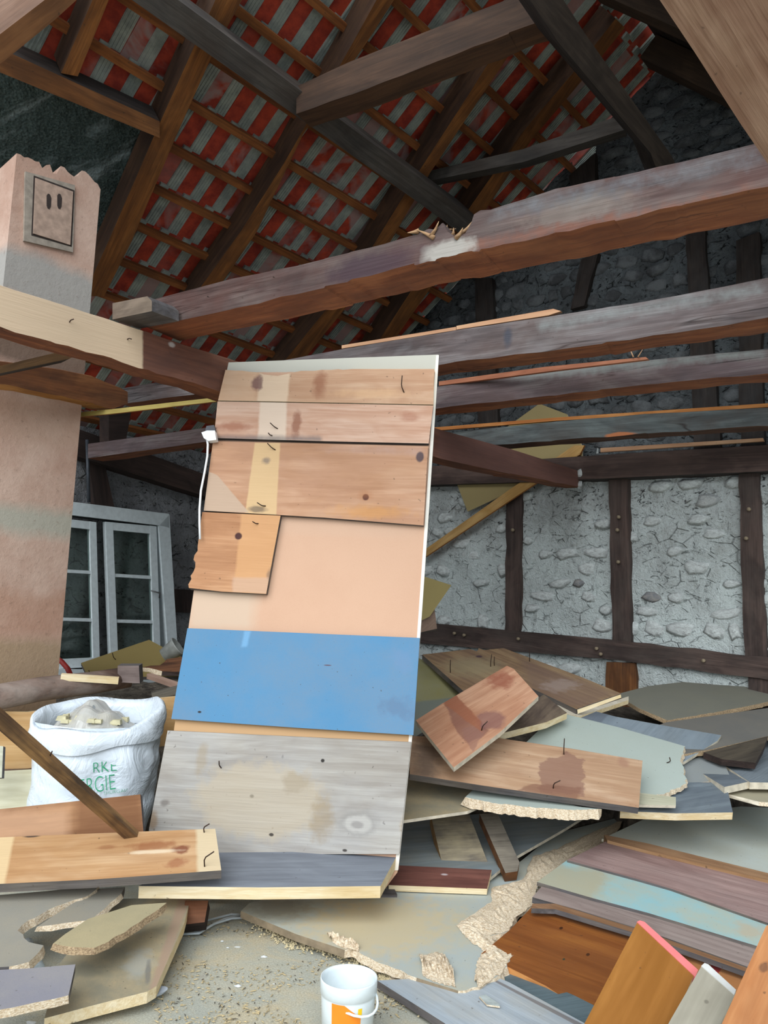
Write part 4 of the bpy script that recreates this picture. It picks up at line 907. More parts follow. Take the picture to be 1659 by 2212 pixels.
M_FLAT = [dp(150, 2190, 2.00, 1940, 2.66), ]
board('chipboard_offcut', [(-60, 1938), (100, 1925), (215, 1912), (190, 1935), (105, 1965), (48, 1998), (38, 2010), (62, 2035), (94, 2042), (62, 2078), (20, 2088), (-60, 2092)], dp(60, 2090, 2.08, 1915, 2.5), .022, mkc('#8d8a80', '#75726a', '#a09580', .4), 'broken grey chipboard piece with a jagged notch at the left edge', rag=(2, 3, 4, 5, 6, 7, 8, 9), amp=.005, step=.02)
board('chipboard_offcut', [(80, 2002), (140, 1962), (210, 1920), (270, 1916), (262, 1930), (198, 1987)], dp(170, 2002, 2.28, 1918, 2.52), .014, mkc('#8b877c', '#726f66', '#978c76', .4), 'narrow grey chipboard piece under the front-left plank', rag=(4, 5), amp=.002, tornm=M_TORN)
board('chipboard_offcut', [(115, 2038), (140, 2018), (190, 1985), (285, 1955), (360, 1950), (310, 1985), (268, 2015), (205, 2047), (160, 2046)], dp(230, 2045, 2.10, 1950, 2.36), .016, mkc('#a39878', '#8a7f62', '#b6a680', .5), 'beige pointed chipboard shard with crumbling lower edge', rag=(4, 5, 6, 7, 8), amp=.005, tornm=M_TORN_D)
board('chipboard_sheet', [(96, 2200), (130, 2080), (235, 1942), (412, 1938), (398, 1995), (360, 2080), (338, 2130), (318, 2142), (200, 2172)], dp(240, 2170, 1.99, 1940, 2.58), .03, DUSTC, 'dusty chipboard sheet with pale sawn front edge at lower left', edge=M_EDGEW, feats=[('quad', [(385, 1935), (415, 1935), (345, 2140), (318, 2140)], '#a08672', .8, .01, .01), ('blob', 300, 2080, 40, 40, '#9fa19a', .6, 1.4, .6), ('blob', 320, 2100, 8, 34, '#6b6a66', .7, 1, .5)])
board('chipboard_offcut', [(-60, 2098), (60, 2092), (163, 2083), (148, 2150), (30, 2176), (-60, 2192)], dp(70, 2175, 1.84, 2085, 2.0), .02, mkc('#85838a', '#6c6a70', '#9a948c', .4), 'small grey chipboard rectangle on top at the lower left corner', rag=(3, 4), amp=.002, out=.003)
# spoon-like white plate under the sheet corner
V = []; F = []; cpl = onz(322, 2150, .01)
for k in range(16):
    a = 2*math.pi*k/16; V += [(math.cos(a)*.05, math.sin(a)*.028, .010), (math.cos(a)*.042, math.sin(a)*.022, .002)]
for k in range(16): F.append((2*k, 2*((k+1) % 16), 2*((k+1) % 16)+1, 2*k+1))
F.append(tuple(2*k+1 for k in range(16))); F.append(tuple(2*k for k in range(15, -1, -1)))
tag(mesh_obj('white_dish', V, F, [flat('white_ceramic', '#cdd8e6', .15, var=.03)], Matrix.Translation(cpl) @ Matrix.Rotation(.5, 4, 'Z')), 'small shiny white dish peeping out under the sawn sheet corner', 'dish')
tube('pvc_profile', [onz(60, 2035, .006), onz(90, 2100, .006)], .014, flat('white_pvc', '#c2cccd', .5), None, 8)
tag(bpy.data.objects['pvc_profile'], 'whitish plastic strip glimpsed between broken chipboards at left', 'strip')
slab('wood_block', [(400, 1945), (450, 1945), (442, 1992), (392, 1998)], dp(420, 1995, 2.50, 1945, 2.56), .05, (wood('brownblock', '#7a4e35', '#4d3020', '#8f6247'), M_RF), label='brown wood block under the ledge board beside the white cable', cat='wood block')
cwm = flat('white_cable', '#b9c2c6', .5, var=.05)
cb_ = empty('power_cable', onz(470, 1990, .01), 'thin white cable loops lying on the floor below the ledge board', 'cable')
for pts in (((385, 2010), (420, 1996), (460, 1985), (500, 1975), (540, 1978)), ((390, 2018), (430, 2016), (455, 2000), (485, 1985), (530, 1974)), ((392, 1998), (410, 2008), (432, 2014), (462, 1996), (500, 1984), (535, 1982))):
    tube('cable_strand', [onz(x, y, .012) for x, y in pts], .0042, cwm, cb_, 7)

# ------------------------------------------------------------------ right debris
sh = Plane(at(1120, 990, 5.05), Vector((.15, -1, .25)))
board('chipboard_sheet', [(973, 1010), (1165, 872), (1225, 895), (1258, 965), (1258, 1030), (1140, 1045), (1010, 1105)], GABLE.off(.06), .012, mkc('#a08f63', '#8d7d55'), 'khaki chipboard sheet hanging behind the cross beam in front of the stone wall', edge=M_EDGE, tornm=M_TORN)
slab('lath', [(905, 1196), (1100, 1058), (1240, 962), (1262, 962), (1252, 982), (1130, 1062), (905, 1212)], GABLE.off(.09), .02, (wood('yellow_pine_lath', '#c39a5c', '#9c7440', '#d6b27a', '#8b6a40', .3), M_LATH), label='long yellowish pine batten slanting behind the leaning panel', cat='lath')
board('chipboard_offcut', [(900, 1240), (975, 1264), (928, 1332), (900, 1345)], pl3((900, 1240, 4.3), (975, 1264, 4.5), (910, 1340, 4.2)), .016, mkc('#a69561', '#8f7f52'), 'small khaki chipboard corner sticking out right behind the panel', edge=M_EDGE)
board('board', [(900, 1340), (938, 1308), (944, 1358), (900, 1368)], pl3((900, 1340, 4.25), (938, 1310, 4.35), (910, 1368, 4.2)), .016, mkw('#8f7767', '#6e5a4d', '#a48d7c'), 'small brownish board end under the khaki corner behind the panel')
board('chipboard_sheet', [(1330, 1500), (1400, 1482), (1475, 1473), (1560, 1480), (1760, 1492), (1760, 1502), (1659, 1516), (1560, 1536), (1442, 1556), (1380, 1530)], dp(1500, 1556, 3.95, 1473, 4.55), .02, mkc('#77766b', '#66655c', '#7f7c6c', .4), 'large grey-brown chipboard sheet against the foot of the stone wall', edge=M_TORN_D, rag=(5, 6, 7), amp=.003, tornm=M_TORN_D)
board('chipboard_sheet', [(1300, 1610), (1440, 1560), (1760, 1515), (1760, 1575), (1659, 1590), (1540, 1618), (1450, 1634)], dp(1560, 1620, 3.62, 1520, 4.22), .02, mkc('#6d6b66', '#5d5b57', '#7b756a', .4), 'dark grey chipboard sheet beneath the one at the wall foot', rag=(3, 4, 5), amp=.002, tornm=M_TORN_D)
board('board', [(1520, 1625), (1659, 1590), (1650, 1615), (1632, 1648), (1560, 1640)], dp(1600, 1648, 3.5, 1590, 3.75), .03, mkw('#4a4238', '#2e2822', '#5f5546'), 'short very dark board in the gap at the right', edge=M_RF)
board('chipboard_sheet', [(1560, 1650), (1659, 1600), (1760, 1600), (1760, 1692), (1620, 1690)], dp(1650, 1690, 3.4, 1610, 3.9), .03, mkw('#6f777d', '#5b6368', '#7f888e'), 'blue-grey board at the right edge with a sawn slot between two pieces', edge=M_EDGE)
board('board', [(1480, 1648), (1572, 1640), (1620, 1688), (1565, 1700)], dp(1570, 1695, 3.36, 1645, 3.7), .03, mkw('#697178', '#565d63', '#79828a'), 'blue-grey board piece left of the sawn slot at the right', edge=M_EDGE)
board('chipboard_offcut', [(1560, 1712), (1620, 1700), (1760, 1716), (1760, 1738), (1640, 1732)], dp(1650, 1735, 3.28, 1700, 3.5), .014, mkc('#a29b84', '#8c8570'), 'thin pale board layered under the blue-grey boards at the right edge', edge=M_EDGE, rag=(3,), amp=.004)
board('chipboard_sheet', [(880, 1410), (1005, 1468), (1010, 1520), (900, 1590), (860, 1590)], dp(940, 1585, 3.75, 1415, 4.7), .016, mkc('#8f8a5e', '#7d784f', '#8f8f7c', .4), 'olive chipboard sheet in the shade behind the small stained plank', feats=[('quad', [(850, 1520), (1020, 1500), (1020, 1600), (850, 1600)], '#737b77', .8, .01, .02)])
p3 = dp(1130, 1530, 3.85, 1402, 4.75)
farp = board('plank', [(912, 1414), (1015, 1402), (1030, 1407), (1034, 1400), (1046, 1404), (1088, 1400), (1250, 1460), (1342, 1498), (1245, 1532), (1130, 1478), (1000, 1492)], p3, .03, mkw('#9c7e5c', '#6e5544', '#b39874', '#7d6557', .5, .4), 'far plank with upright nails and a pale sawn end, on top of the right heap', edge=M_EDGEG, ax=(5, 7), rag=(1, 2, 3), amp=.003,
      feats=[('blob', 1020, 1440, 80, 30, '#a09372', .6, 1, .6), ('quad', [(1120, 1420), (1300, 1480), (1345, 1500), (1245, 1535), (1130, 1480)], '#7f6658', .6, .06, .05), ('blob', 1210, 1480, 60, 12, '#b3a39c', .4, 1.6, .5), ('blob', 1035, 1418, 8, 3, '#4a3340', .9, .4, .4)],
      nails=[(973, 1453, 973, 1427, .02), (1060, 1440, 1062, 1415, .02), (1068, 1438, 1068, 1420, .02), (1144, 1429, 1144, 1402, .01)])
slab('sawn_end', [(1247, 1533), (1341, 1500), (1342, 1507), (1248, 1542)], Plane(p3.hit(1247, 1533)+Vector((0, -.002, 0)), Vector((-.2, -1, .12))), .004, (M_EDGEW, M_EDGEW), farp)
board('board', [(1130, 1495), (1250, 1540), (1358, 1504), (1358, 1512), (1250, 1548), (1130, 1520)], dp(1250, 1548, 3.84, 1500, 4.1), .022, mkw('#d0c6b2', '#b5aa94', '#ded6c6'), 'pale thin board end just under the far nailed plank', edge=M_EDGEW)
board('board', [(1060, 1590), (1120, 1535), (1175, 1500), (1225, 1540), (1180, 1560), (1100, 1580)], dp(1150, 1590, 3.42, 1510, 3.85), .03, mkw('#6d5d50', '#4a3e38', '#897764', '#a39277', .5, .3), 'sooty short board with pale edge tucked under the small stained plank', edge=M_EDGEW, nails=[(1140, 1545, 1152, 1562, -.2)])
board('chipboard_sheet', [(1245, 1545), (1262, 1530), (1330, 1548), (1450, 1570), (1558, 1588), (1550, 1600), (1478, 1645), (1300, 1620)], dp(1400, 1645, 3.51, 1530, 3.96), .016, mkw('#7f8a92', '#6d7880', '#8d99a1', '#7a8080', .3, .1), 'blue-grey sheet lying behind the pale green torn board', edge=M_EDGE, feats=[('quad', [(1240, 1525), (1320, 1540), (1300, 1562), (1240, 1550)], '#5e646e', .7, .005, .01)])
board('board', [(1478, 1648), (1552, 1618), (1580, 1684), (1470, 1694), (1440, 1660)], dp(1520, 1690, 3.44, 1620, 3.68), .02, mkc('#858a8a', '#707576', '#8c8c84', .4), 'grey chipboard offcut sticking out right of the pale green torn board', edge=M_TORN, rag=(2,), amp=.002)
board('plank', [(1340, 1705), (1450, 1690), (1568, 1690), (1583, 1755), (1460, 1757), (1340, 1752)], dp(1470, 1757, 3.14, 1690, 3.42), .03, mkw('#707a80', '#59616a', '#7f8a90', '#666c70', .4, .2), 'blue-grey plank with a pale front edge under the long stained plank', edge=M_EDGEW)
board('lath', [(1378, 1712), (1460, 1722), (1460, 1740), (1372, 1738)], dp(1420, 1738, 3.12, 1712, 3.2), .012, mkw('#b8b59d', '#a09d86', '#c6c3ad'), 'short cream strip between the torn green board and the blue-grey plank', cat='strip', edge=M_EDGE)
GRN = mkc('#a9b3ab', '#98a299', '#a5ab9f', .3)
board('chipboard_sheet', [(1205, 1538), (1340, 1572), (1480, 1612), (1470, 1640), (1478, 1668), (1483, 1692), (1440, 1712), (1380, 1730), (1130, 1640), (1135, 1605)], dp(1320, 1728, 3.2, 1540, 3.85), .018, GRN, 'large pale grey-green board with a torn right end, behind the stained plank', edge=M_EDGE, rag=(2, 3, 4, 5, 6), amp=.006, nails=[(1440, 1648, 1446, 1638, -.3)], step=.015)
board('chipboard_sheet', [(860, 1680), (1060, 1690), (1060, 1730), (1010, 1752), (870, 1772)], dp(960, 1768, 3.0, 1680, 3.4), .012, DUSTC, 'sawdust-covered board just right of the leaning panel under the stained plank', edge=M_EDGE)
board('chipboard_offcut', [(1028, 1700), (1130, 1712), (1250, 1742), (1300, 1748), (1240, 1750), (1150, 1744), (1070, 1735), (1005, 1722)], dp(1150, 1748, 3.02, 1702, 3.22), .034, GRN, 'pale green chipboard with a thick crumbly torn edge below the stained plank', rag=(3, 4, 5, 6), amp=.004, out=.02, step=.012, tornm=M_TORN)
p10 = dp(1140, 1745, 2.98, 1595, 3.4, -.02)
board('plank', [(885, 1590), (1075, 1594), (1240, 1618), (1388, 1643), (1380, 1745), (1240, 1725), (1050, 1698), (885, 1672)], p10, .028, mkw('#b99778', '#9a755a', '#ccb094', '#a38467', .35, .25), 'long plank with a dark wavy water stain on the right heap', ax=(6, 5),
      feats=[('quad', [(870, 1590), (990, 1590), (960, 1700), (870, 1700)], '#5f5046', .8, .08, .08), ('quad', [(1165, 1645), (1225, 1625), (1262, 1640), (1262, 1720), (1160, 1712)], '#8a6757', .8, .07, .01), ('quad', [(1150, 1690), (1260, 1700), (1250, 1730), (1110, 1708)], '#7d5746', .7, .03, .01), ('blob', 1345, 1645, 16, 14, '#9c7560', .7, 1, .6)], nails=[(1218, 1630, 1219, 1597, .01), (1195, 1703, 1210, 1688, .2)])
board('plank', [(898, 1556), (955, 1520), (1095, 1438), (1110, 1445), (1163, 1504), (1080, 1582), (980, 1658)], dp(1020, 1658, 3.02, 1440, 3.62, .12), .022, mkw('#bd8f70', '#a06f54', '#ceA688', '#a97a60', .3, .2), 'small reddish plank with dark wine-coloured stains, leaning on the right heap', edge=M_EDGE, ax=(1, 2),
      feats=[('quad', [(955, 1510), (985, 1500), (1060, 1580), (1010, 1610), (980, 1575)], '#7e5448', .75, .03, .008), ('quad', [(985, 1575), (1060, 1560), (1020, 1630), (1010, 1610)], '#8a6357', .6, .03, .008), ('blob', 1060, 1555, 40, 20, '#7a5350', .7, .8, .3), ('quad', [(950, 1515), (985, 1500), (1040, 1555), (1045, 1585), (1020, 1570)], '#995b3d', .6, .02, .01), ('blob', 1080, 1470, 50, 9, '#8a4a38', .7, 1.4, .5)], nails=[(1040, 1578, 1053, 1560, .1)])
# posts under the heap
mdp = mkw('#7d7466', '#575047', '#958b7b', '#bfb08c', .7, .4)
board('post', [(930, 1758), (1012, 1755), (1058, 1874), (956, 1870)], dp(990, 1872, 3.08, 1757, 3.36), .06, mdp, 'dusty square post under the right heap behind the small red board', cat='post', edge=mkw('#a07c50', '#6f5334', '#b8925f')(None, None, None))
board('post', [(1036, 1758), (1075, 1756), (1122, 1862), (1118, 1882), (1092, 1886)], dp(1080, 1885, 2.98, 1757, 3.3), .04, mkw('#6f675c', '#4b453d', '#857c6e', '#938a7a', .6, .4), 'narrow weathered post beside the dusty square post', cat='post', edge=M_FRO)
board('board', [(835, 1868), (1062, 1879), (1052, 1920), (840, 1912)], dp(950, 1918, 2.84, 1870, 3.0), .022, mkw('#71463c', '#53322b', '#84574b', '#6b4a42', .4, .2), 'short dark red board at the foot of the leaning panel', edge=M_EDGEW, feats=[('blob', 960, 1889, 9, 2.5, '#c0b4b4', .8, .5, .5)])
slab('wood_block', [(828, 1920), (852, 1920), (858, 1932), (825, 1932)], dp(840, 1932, 2.8, 1920, 2.85), .05, (M_EDGEG, M_EDGEG), label='tiny grey block under the short red board', cat='wood block')
# sheets on the floor
BG = mkc('#a7b0ae', '#969f9d', '#b9b093', .55, 4)
board('chipboard_sheet', [(870, 1770), (1300, 1740), (1260, 1765), (1220, 1790), (1115, 1850), (1060, 1895), (860, 1900)], dp(1080, 1890, 2.99, 1760, 3.65), .012, mkw('#7f888a', '#6e7678', '#8c9496', '#8f8a78', .4, .1), 'grey-blue sheet lying below the posts of the right heap', edge=M_EDGE)
FS = [(520, 1968), (540, 1950), (820, 1890), (870, 1870), (1100, 1880), (1200, 1800), (1352, 1762), (1308, 1836), (1278, 1831), (1240, 1850), (1205, 1874), (1190, 1890), (1162, 1905), (1158, 1930), (1152, 1955), (1120, 1965), (1105, 1990), (1100, 2010), (1058, 2022), (1070, 2040), (1110, 2063), (1085, 2100), (1035, 2132), (990, 2140), (900, 2112), (800, 2070), (762, 2048), (745, 2052), (640, 2018)]
pf = dp(900, 2130, 2.18, 1800, 3.55)
sheet = board('chipboard_sheet', FS, pf, .022, BG, 'big grey-green chipboard sheet on the floor with a long ragged torn right side', edge=M_EDGED, rag=(7, 8, 9, 10, 11, 12, 13, 14, 15, 16, 17, 18, 19, 20, 21, 22, 24, 25, 26), amp=.006, out=.01, step=.02, ax=(0, 3), feats=[('blob', 820, 2000, 260, 60, '#c2b08a', .75, 1.2, .5), ('blob', 600, 1960, 90, 40, '#7d776a', .6, 1, .6), ('blob', 940, 1800, 90, 60, '#6f7a78', .5, 1, .6)])
# torn band: broken core along the edge, built as strips of crumbled relief
def crumble(pts_in, pts_out, pl, n, name, parent, label=None, h=.012):
    V = []; F = []; m = 7
    def lerp_poly(P, t):
        t *= (len(P)-1); i = min(int(t), len(P)-2); f = t-i; return (P[i][0]*(1-f)+P[i+1][0]*f, P[i][1]*(1-f)+P[i+1][1]*f)
    for i in range(n+1):
        a = lerp_poly(pts_in, i/n); b = lerp_poly(pts_out, i/n)
        for j in range(m+1):
            t = j/m; q = pl.hit(a[0]*(1-t)+b[0]*t+random.uniform(-2, 2), a[1]*(1-t)+b[1]*t+random.uniform(-2, 2)); hh = (h*.25+random.uniform(0, h))*math.sin(math.pi*min(1, t*1.15+.02))*(1-t*.4)
            V.append(q+pl.n*(.001+max(0, hh)))
    for i in range(n):
        for j in range(m): a = i*(m+1)+j; F.append((a, a+m+1, a+m+2, a+1))
    M = Matrix.Translation(V[0]); o = mesh_obj(name, [v-V[0] for v in V], F, [M_TORN], M, parent)
    if label: o['label'] = label
    return o
crumble([(1350, 1770), (1200, 1835), (1150, 1850), (1130, 1900), (1060, 1920), (1062, 1950), (1000, 1990), (985, 2000), (1010, 2030), (1045, 2055), (1030, 2080), (1025, 2120)],
        [(1308, 1836), (1240, 1850), (1200, 1880), (1160, 1915), (1152, 1955), (1110, 1985), (1100, 2012), (1058, 2022), (1075, 2042), (1108, 2063), (1085, 2100), (1035, 2134)], pf, 90, 'torn_core', sheet, 'broken pale fibrous edge')
crumble([(905, 2060), (915, 2065), (945, 2058), (960, 2062), (975, 2090)], [(915, 2110), (930, 2118), (960, 2128), (975, 2130), (985, 2134)], pf, 26, 'torn_core', sheet, h=.016)
crumble([(705, 2018), (730, 2022), (755, 2030), (772, 2045)], [(722, 2040), (745, 2050), (760, 2052), (775, 2056)], pf, 16, 'torn_core', sheet, h=.02)

# ------------------------------------------------------------------ boards at the lower right
FLO = lambda z, sx=0: Plane((0, 0, z), Vector((0, 0, 1)))
board('chipboard_sheet', [(1300, 1812), (1390, 1770), (1600, 1742), (1780, 1750), (1780, 1918), (1659, 1886), (1400, 1822)], Plane(onz(1300, 1900, .10), Vector((.05, -.10, 1))).off(.004), .012, mkc('#b4bab3', '#a4aaa3', '#b0ac98', .4), 'wide pale sheet lying flat at the right behind the purple-brown plank', edge=M_EDGE)
LB = Plane(onz(1300, 1900, .10), Vector((.05, -.10, 1)))
board('plank', [(1305, 1803), (1400, 1822), (1659, 1886), (1780, 1918), (1780, 1936), (1659, 1901), (1400, 1838), (1312, 1815)], LB.off(.028), .03, mkw('#9a7656', '#78583f', '#ad8a68'), 'orange-brown batten along the upper edge of the purple-brown plank', edge=wood('batten_edge', '#94714f', '#755539', '#a88662'), ax=(0, 3))
board('plank', [(1225, 1858), (1312, 1816), (1400, 1838), (1659, 1902), (1780, 1936), (1780, 2035), (1659, 1994), (1450, 1920), (1380, 1900)], LB.off(.016), .02, mkw('#9c807a', '#7a605b', '#b0968f', '#8d7a76', .45, .45), 'rough purple-brown plank running to the right edge', ax=(2, 4))
board('board', [(1160, 1905), (1225, 1858), (1390, 1905), (1450, 1923), (1659, 1996), (1780, 2038), (1780, 2095), (1640, 2045), (1400, 1972), (1280, 1940)], LB.off(.008), .014, mkc('#93b9bc', '#84a9ac', '#b7ad90', .6, 5), 'light turquoise painted board dusted with sawdust', ax=(2, 4), feats=[('quad', [(1100, 1850), (1340, 1880), (1300, 1960), (1100, 1960)], '#aaa389', .85, .1, .06), ('blob', 1620, 2010, 50, 20, '#b3a78f', .8, 1.3, .6)])
board('plank', [(1150, 1938), (1170, 1915), (1400, 1975), (1640, 2048), (1780, 2097), (1780, 2150), (1620, 2090), (1400, 2012), (1250, 1966)], LB.off(-.002), .02, mkw('#94847d', '#786862', '#a89890', '#9b9088', .4, .2), 'grey-brown moulded board below the turquoise board', ax=(2, 4))
board('plank', [(1150, 1952), (1200, 1952), (1400, 2014), (1620, 2093), (1780, 2154), (1780, 2163), (1620, 2102), (1400, 2024), (1200, 1964), (1148, 1962)], LB.off(.010), .016, mkw('#8f6a4a', '#6f4e36', '#a88568'), 'thin rounded lip strip along the grey-brown moulded board', cat='strip', ax=(1, 3))
board('floorboard', [(1148, 1960), (1200, 1966), (1400, 2028), (1620, 2106), (1780, 2168), (1780, 2420), (1500, 2330), (1300, 2210), (1180, 2130), (1040, 2060), (1100, 2010)], LB.off(-.022), .02, mkw('#8d5428', '#6f3d1b', '#a2672f', '#7a4a28', .35, .15, rough=.45), 'wide glossy orange-brown floorboard in the lower right', edge=M_LATH, ax=(1, 3), feats=[('quad', [(1480, 2060), (1640, 2110), (1640, 2190), (1480, 2140)], '#b07a4d', .7, .03, .03), ('blob', 1545, 2092, 13, 14, '#8d1c24', .95, .4, .2), ('blob', 1270, 2062, 4, 4, '#3a2010', .9, .3, .3), ('blob', 1212, 2005, 4, 4, '#3a2010', .9, .3, .3), ('blob', 1218, 2072, 3, 3, '#2c3a2c', .9, .3, .3), ('quad', [(1050, 2080), (1300, 2195), (1290, 2200), (1045, 2088)], '#3a2413', .8, .001, .003)])
board('board', [(1040, 2092), (1090, 2085), (1240, 2150), (1420, 2240), (1400, 2300), (1240, 2220)], Plane((0, 0, .02), Vector((0, 0, 1))), .02, mkw('#5f6f74', '#4f5e63', '#6d7d82', rough=.6), 'dark teal strip between the floorboard and the pale boards', cat='strip')
board('floorboard', [(815, 2118), (1060, 2105), (1100, 2122), (1290, 2225), (1400, 2330), (1100, 2330), (960, 2210)], Plane((0, 0, .03), Vector((0, 0, 1))), .02, mkw('#a9b2b8', '#939ca3', '#b8c0c5', '#b0a080', .3, .2), 'pale grey-white painted boards at the bottom centre right', ax=(2, 3), feats=[('quad', [(1062, 2118), (1070, 2115), (1300, 2232), (1290, 2240)], '#6f6763', .8, .002, .004)])
pl_l = pl3((1378, 1990, 1.98), (1502, 2100, 1.86), (1270, 2210, 1.72))
lb = board('board', [(1378, 1990), (1502, 2100), (1400, 2330), (1200, 2330), (1262, 2212)], pl_l, .02, mkw('#99662f', '#82531f', '#a9753a', '#8c5a28', .3, .1, rough=.45), 'orange-brown board with a pink painted end, propped at lower right', edge=M_EDGE, ax=(0, 4))
slab('painted_end', [(1376, 1991), (1382, 1988), (1392, 1991), (1508, 2095), (1502, 2110)], pl_l.off(.002), .022, (flat('pink_paint', '#e07a78', .5, var=.04),)*2, lb, label='pink painted end')
pl_g = pl3((1518, 2083, 1.82), (1590, 2144, 1.74), (1450, 2200, 1.66))
gb = board('board', [(1517, 2084), (1588, 2146), (1500, 2330), (1380, 2330), (1450, 2200)], pl_g, .018, mkw('#a29c8b', '#8c8677', '#b0aa9a', '#96907f', .3, .2), 'small weathered grey board propped between the two orange boards', edge=M_EDGE, ax=(0, 4), feats=[('blob', 1526, 2164, 7, 5, '#6a6458', .7, .5, .5)])
slab('painted_end', [(1515, 2086), (1522, 2080), (1530, 2083), (1590, 2138), (1586, 2148)], pl_g.off(.002), .02, (flat('white_end', '#d5d5d0', .6, var=.05),)*2, gb, label='white end edge')
board('board', [(1655, 2000), (1780, 1950), (1780, 2400), (1500, 2400), (1560, 2210)], pl3((1655, 2000, 1.75), (1780, 2010, 1.70), (1560, 2210, 1.58)), .022, mkw('#b27648', '#96603a', '#c08b5c', '#a06c42', .4, .15), 'large orange board leaning at the lower right corner', edge=M_EDGEG, ax=(0, 4), feats=[('blob', 1650, 2090, 12, 14, '#5f4232', .7, 1.4, .5)])

# ------------------------------------------------------------------ small bucket
def bucket():
    c = onz(752, 2250, 0); c = at(754, 2109, 1.96); zt = c.z; c.z = 0.0
    R = .0705; root = empty('plastic_bucket', c, 'small white plastic bucket with an orange label, holding nails', 'bucket')
    mw = flat('white_bucket', '#dfe8ea', .35, var=.03); mo = flat('orange_label', '#f08a24', .4, var=.03); my = flat('yellow_print', '#f6c81e', .4, var=.02)
    n = 48; V = []; F = []
    pr = [(.86, 0), (.955, zt-.04), (.955, zt-.035), (1.0, zt-.033), (1.01, zt-.004), (1.0, zt), (.97, zt), (.95, zt-.01), (.84, .004)]
    for k, h in pr:
        for i in range(n): a = 2*math.pi*i/n; V.append((math.cos(a)*R*k, math.sin(a)*R*k, h))
    for j in range(len(pr)-1):
        for i in range(n): F.append((j*n+i, j*n+(i+1) % n, (j+1)*n+(i+1) % n, (j+1)*n+i))
    F.append(tuple(range(n-1, -1, -1))); F.append(tuple(range((len(pr)-1)*n, len(pr)*n)))
    M = Matrix.Translation(c); mesh_obj('bucket_body', V, F, [mw], M, root, smooth=True)
    def patch(nm, a0, a1, z0, z1, m, ex, cut=None):
        V = []; F = []; k = 16
        for i in range(k+1):
            a = math.radians(a0+(a1-a0)*i/k); zz = z1 if not cut else min(z1, cut(i/k))
            for z in (z0, zz):
                r = R*(.86+.095*z/(zt-.04))+ex; V.append((math.cos(a)*r, math.sin(a)*r, z))
        for i in range(k): F.append((2*i, 2*i+2, 2*i+3, 2*i+1))
        mesh_obj(nm, V, F, [m], M, root, smooth=True)
    patch('label', -124, -60, .012, zt-.038, mo, .0006, cut=lambda t: zt-.038-max(0, t-.45)*.055)
    patch('label_spot', -67, -58, zt-.062, zt-.047, my, .0009)
    # handle
    hp = []
    for i in range(13):
        a = math.pi*i/12; hp.append(c+Vector((math.cos(a-.5)*R*1.04, math.sin(a-.5)*R*1.04*-1 if False else -abs(math.sin(a))*R*1.06, zt-.03-.028*math.sin(a))))
    tube('handle', hp, .0032, mw, root, 6)
    for k in range(12):
        a = c+Vector((random.uniform(-.03, .03), random.uniform(-.02, .03), .02)); b = a+Vector((random.uniform(-.03, .03), random.uniform(-.02, .03), random.uniform(.03, .05)))
        tube('nail', [a, b], .0018, M_NAIL, root, 5)
bucket()

# ------------------------------------------------------------------ sawdust, chips and crumbs
def chips(name, n, region, label, mat, smin, smax, z=.002):
    V = []; F = []
    for k in range(n):
        x = random.uniform(region[0], region[1]); y = random.uniform(region[2], region[3]); P = onz(x, y, z)
        if noise.noise(P*4) < -.12: continue
        s = random.uniform(smin, smax); a = RND()*6.28; ca, sa = math.cos(a), math.sin(a); l = s*random.uniform(1, 2.6); b = len(V)
        for u, v in ((-l, -s*.5), (l, -s*.3), (l*.7, s*.5), (-l*.8, s*.4)): V.append((P.x+u*ca-v*sa, P.y+u*sa+v*ca, z+RND()*.002))
        V.append((P.x, P.y, z+s*.8)); F += [(b, b+1, b+4), (b+1, b+2, b+4), (b+2, b+3, b+4), (b+3, b, b+4)]
    return tag(mesh_obj(name, V, F, [mat]), label, 'debris', kind='stuff')
chips('wood_chips', 2200, (330, 1000, 1980, 2230), 'pale wood chips and sawdust crumbs scattered on the floor around the bucket', flat('sawdust', '#c2ae84', .9), .0012, .004)
def dustline(name, pts, w, label, n):
    V = []; F = []
    for k in range(n):
        t = RND()*(len(pts)-1); i = int(t); f = t-i; x = pts[i][0]*(1-f)+pts[i+1][0]*f+random.gauss(0, w); y = pts[i][1]*(1-f)+pts[i+1][1]*f+random.gauss(0, w*.5)
        P = onz(x, y, .004); s_ = random.uniform(.0015, .004); b = len(V); a = RND()*6.28
        for u in range(3): V.append((P.x+math.cos(a+u*2.1)*s_*1.6, P.y+math.sin(a+u*2.1)*s_, .001+RND()*.006))
        V.append((P.x, P.y, .004+RND()*.008)); F += [(b, b+1, b+3), (b+1, b+2, b+3), (b+2, b, b+3)]
    tag(mesh_obj(name, V, F, [flat('fresh_sawdust', '#d2c29a', .9)]), label, 'debris', kind='stuff')
dustline('sawdust', [(835, 2112), (870, 2150), (930, 2175), (1000, 2195), (1060, 2230)], 13, 'line of fresh yellow sawdust on the floor right of the bucket', 3500)
dustline('sawdust', [(560, 1995), (640, 2040), (760, 2065), (840, 2105)], 14, 'loose sawdust along the lower edge of the big grey-green sheet', 900)
chips('dirt_crumbs', 500, (330, 900, 1990, 2230), 'dark dirt crumbs scattered on the floor around the bucket', flat('dirt', '#4a4238', .95), .0012, .0035)
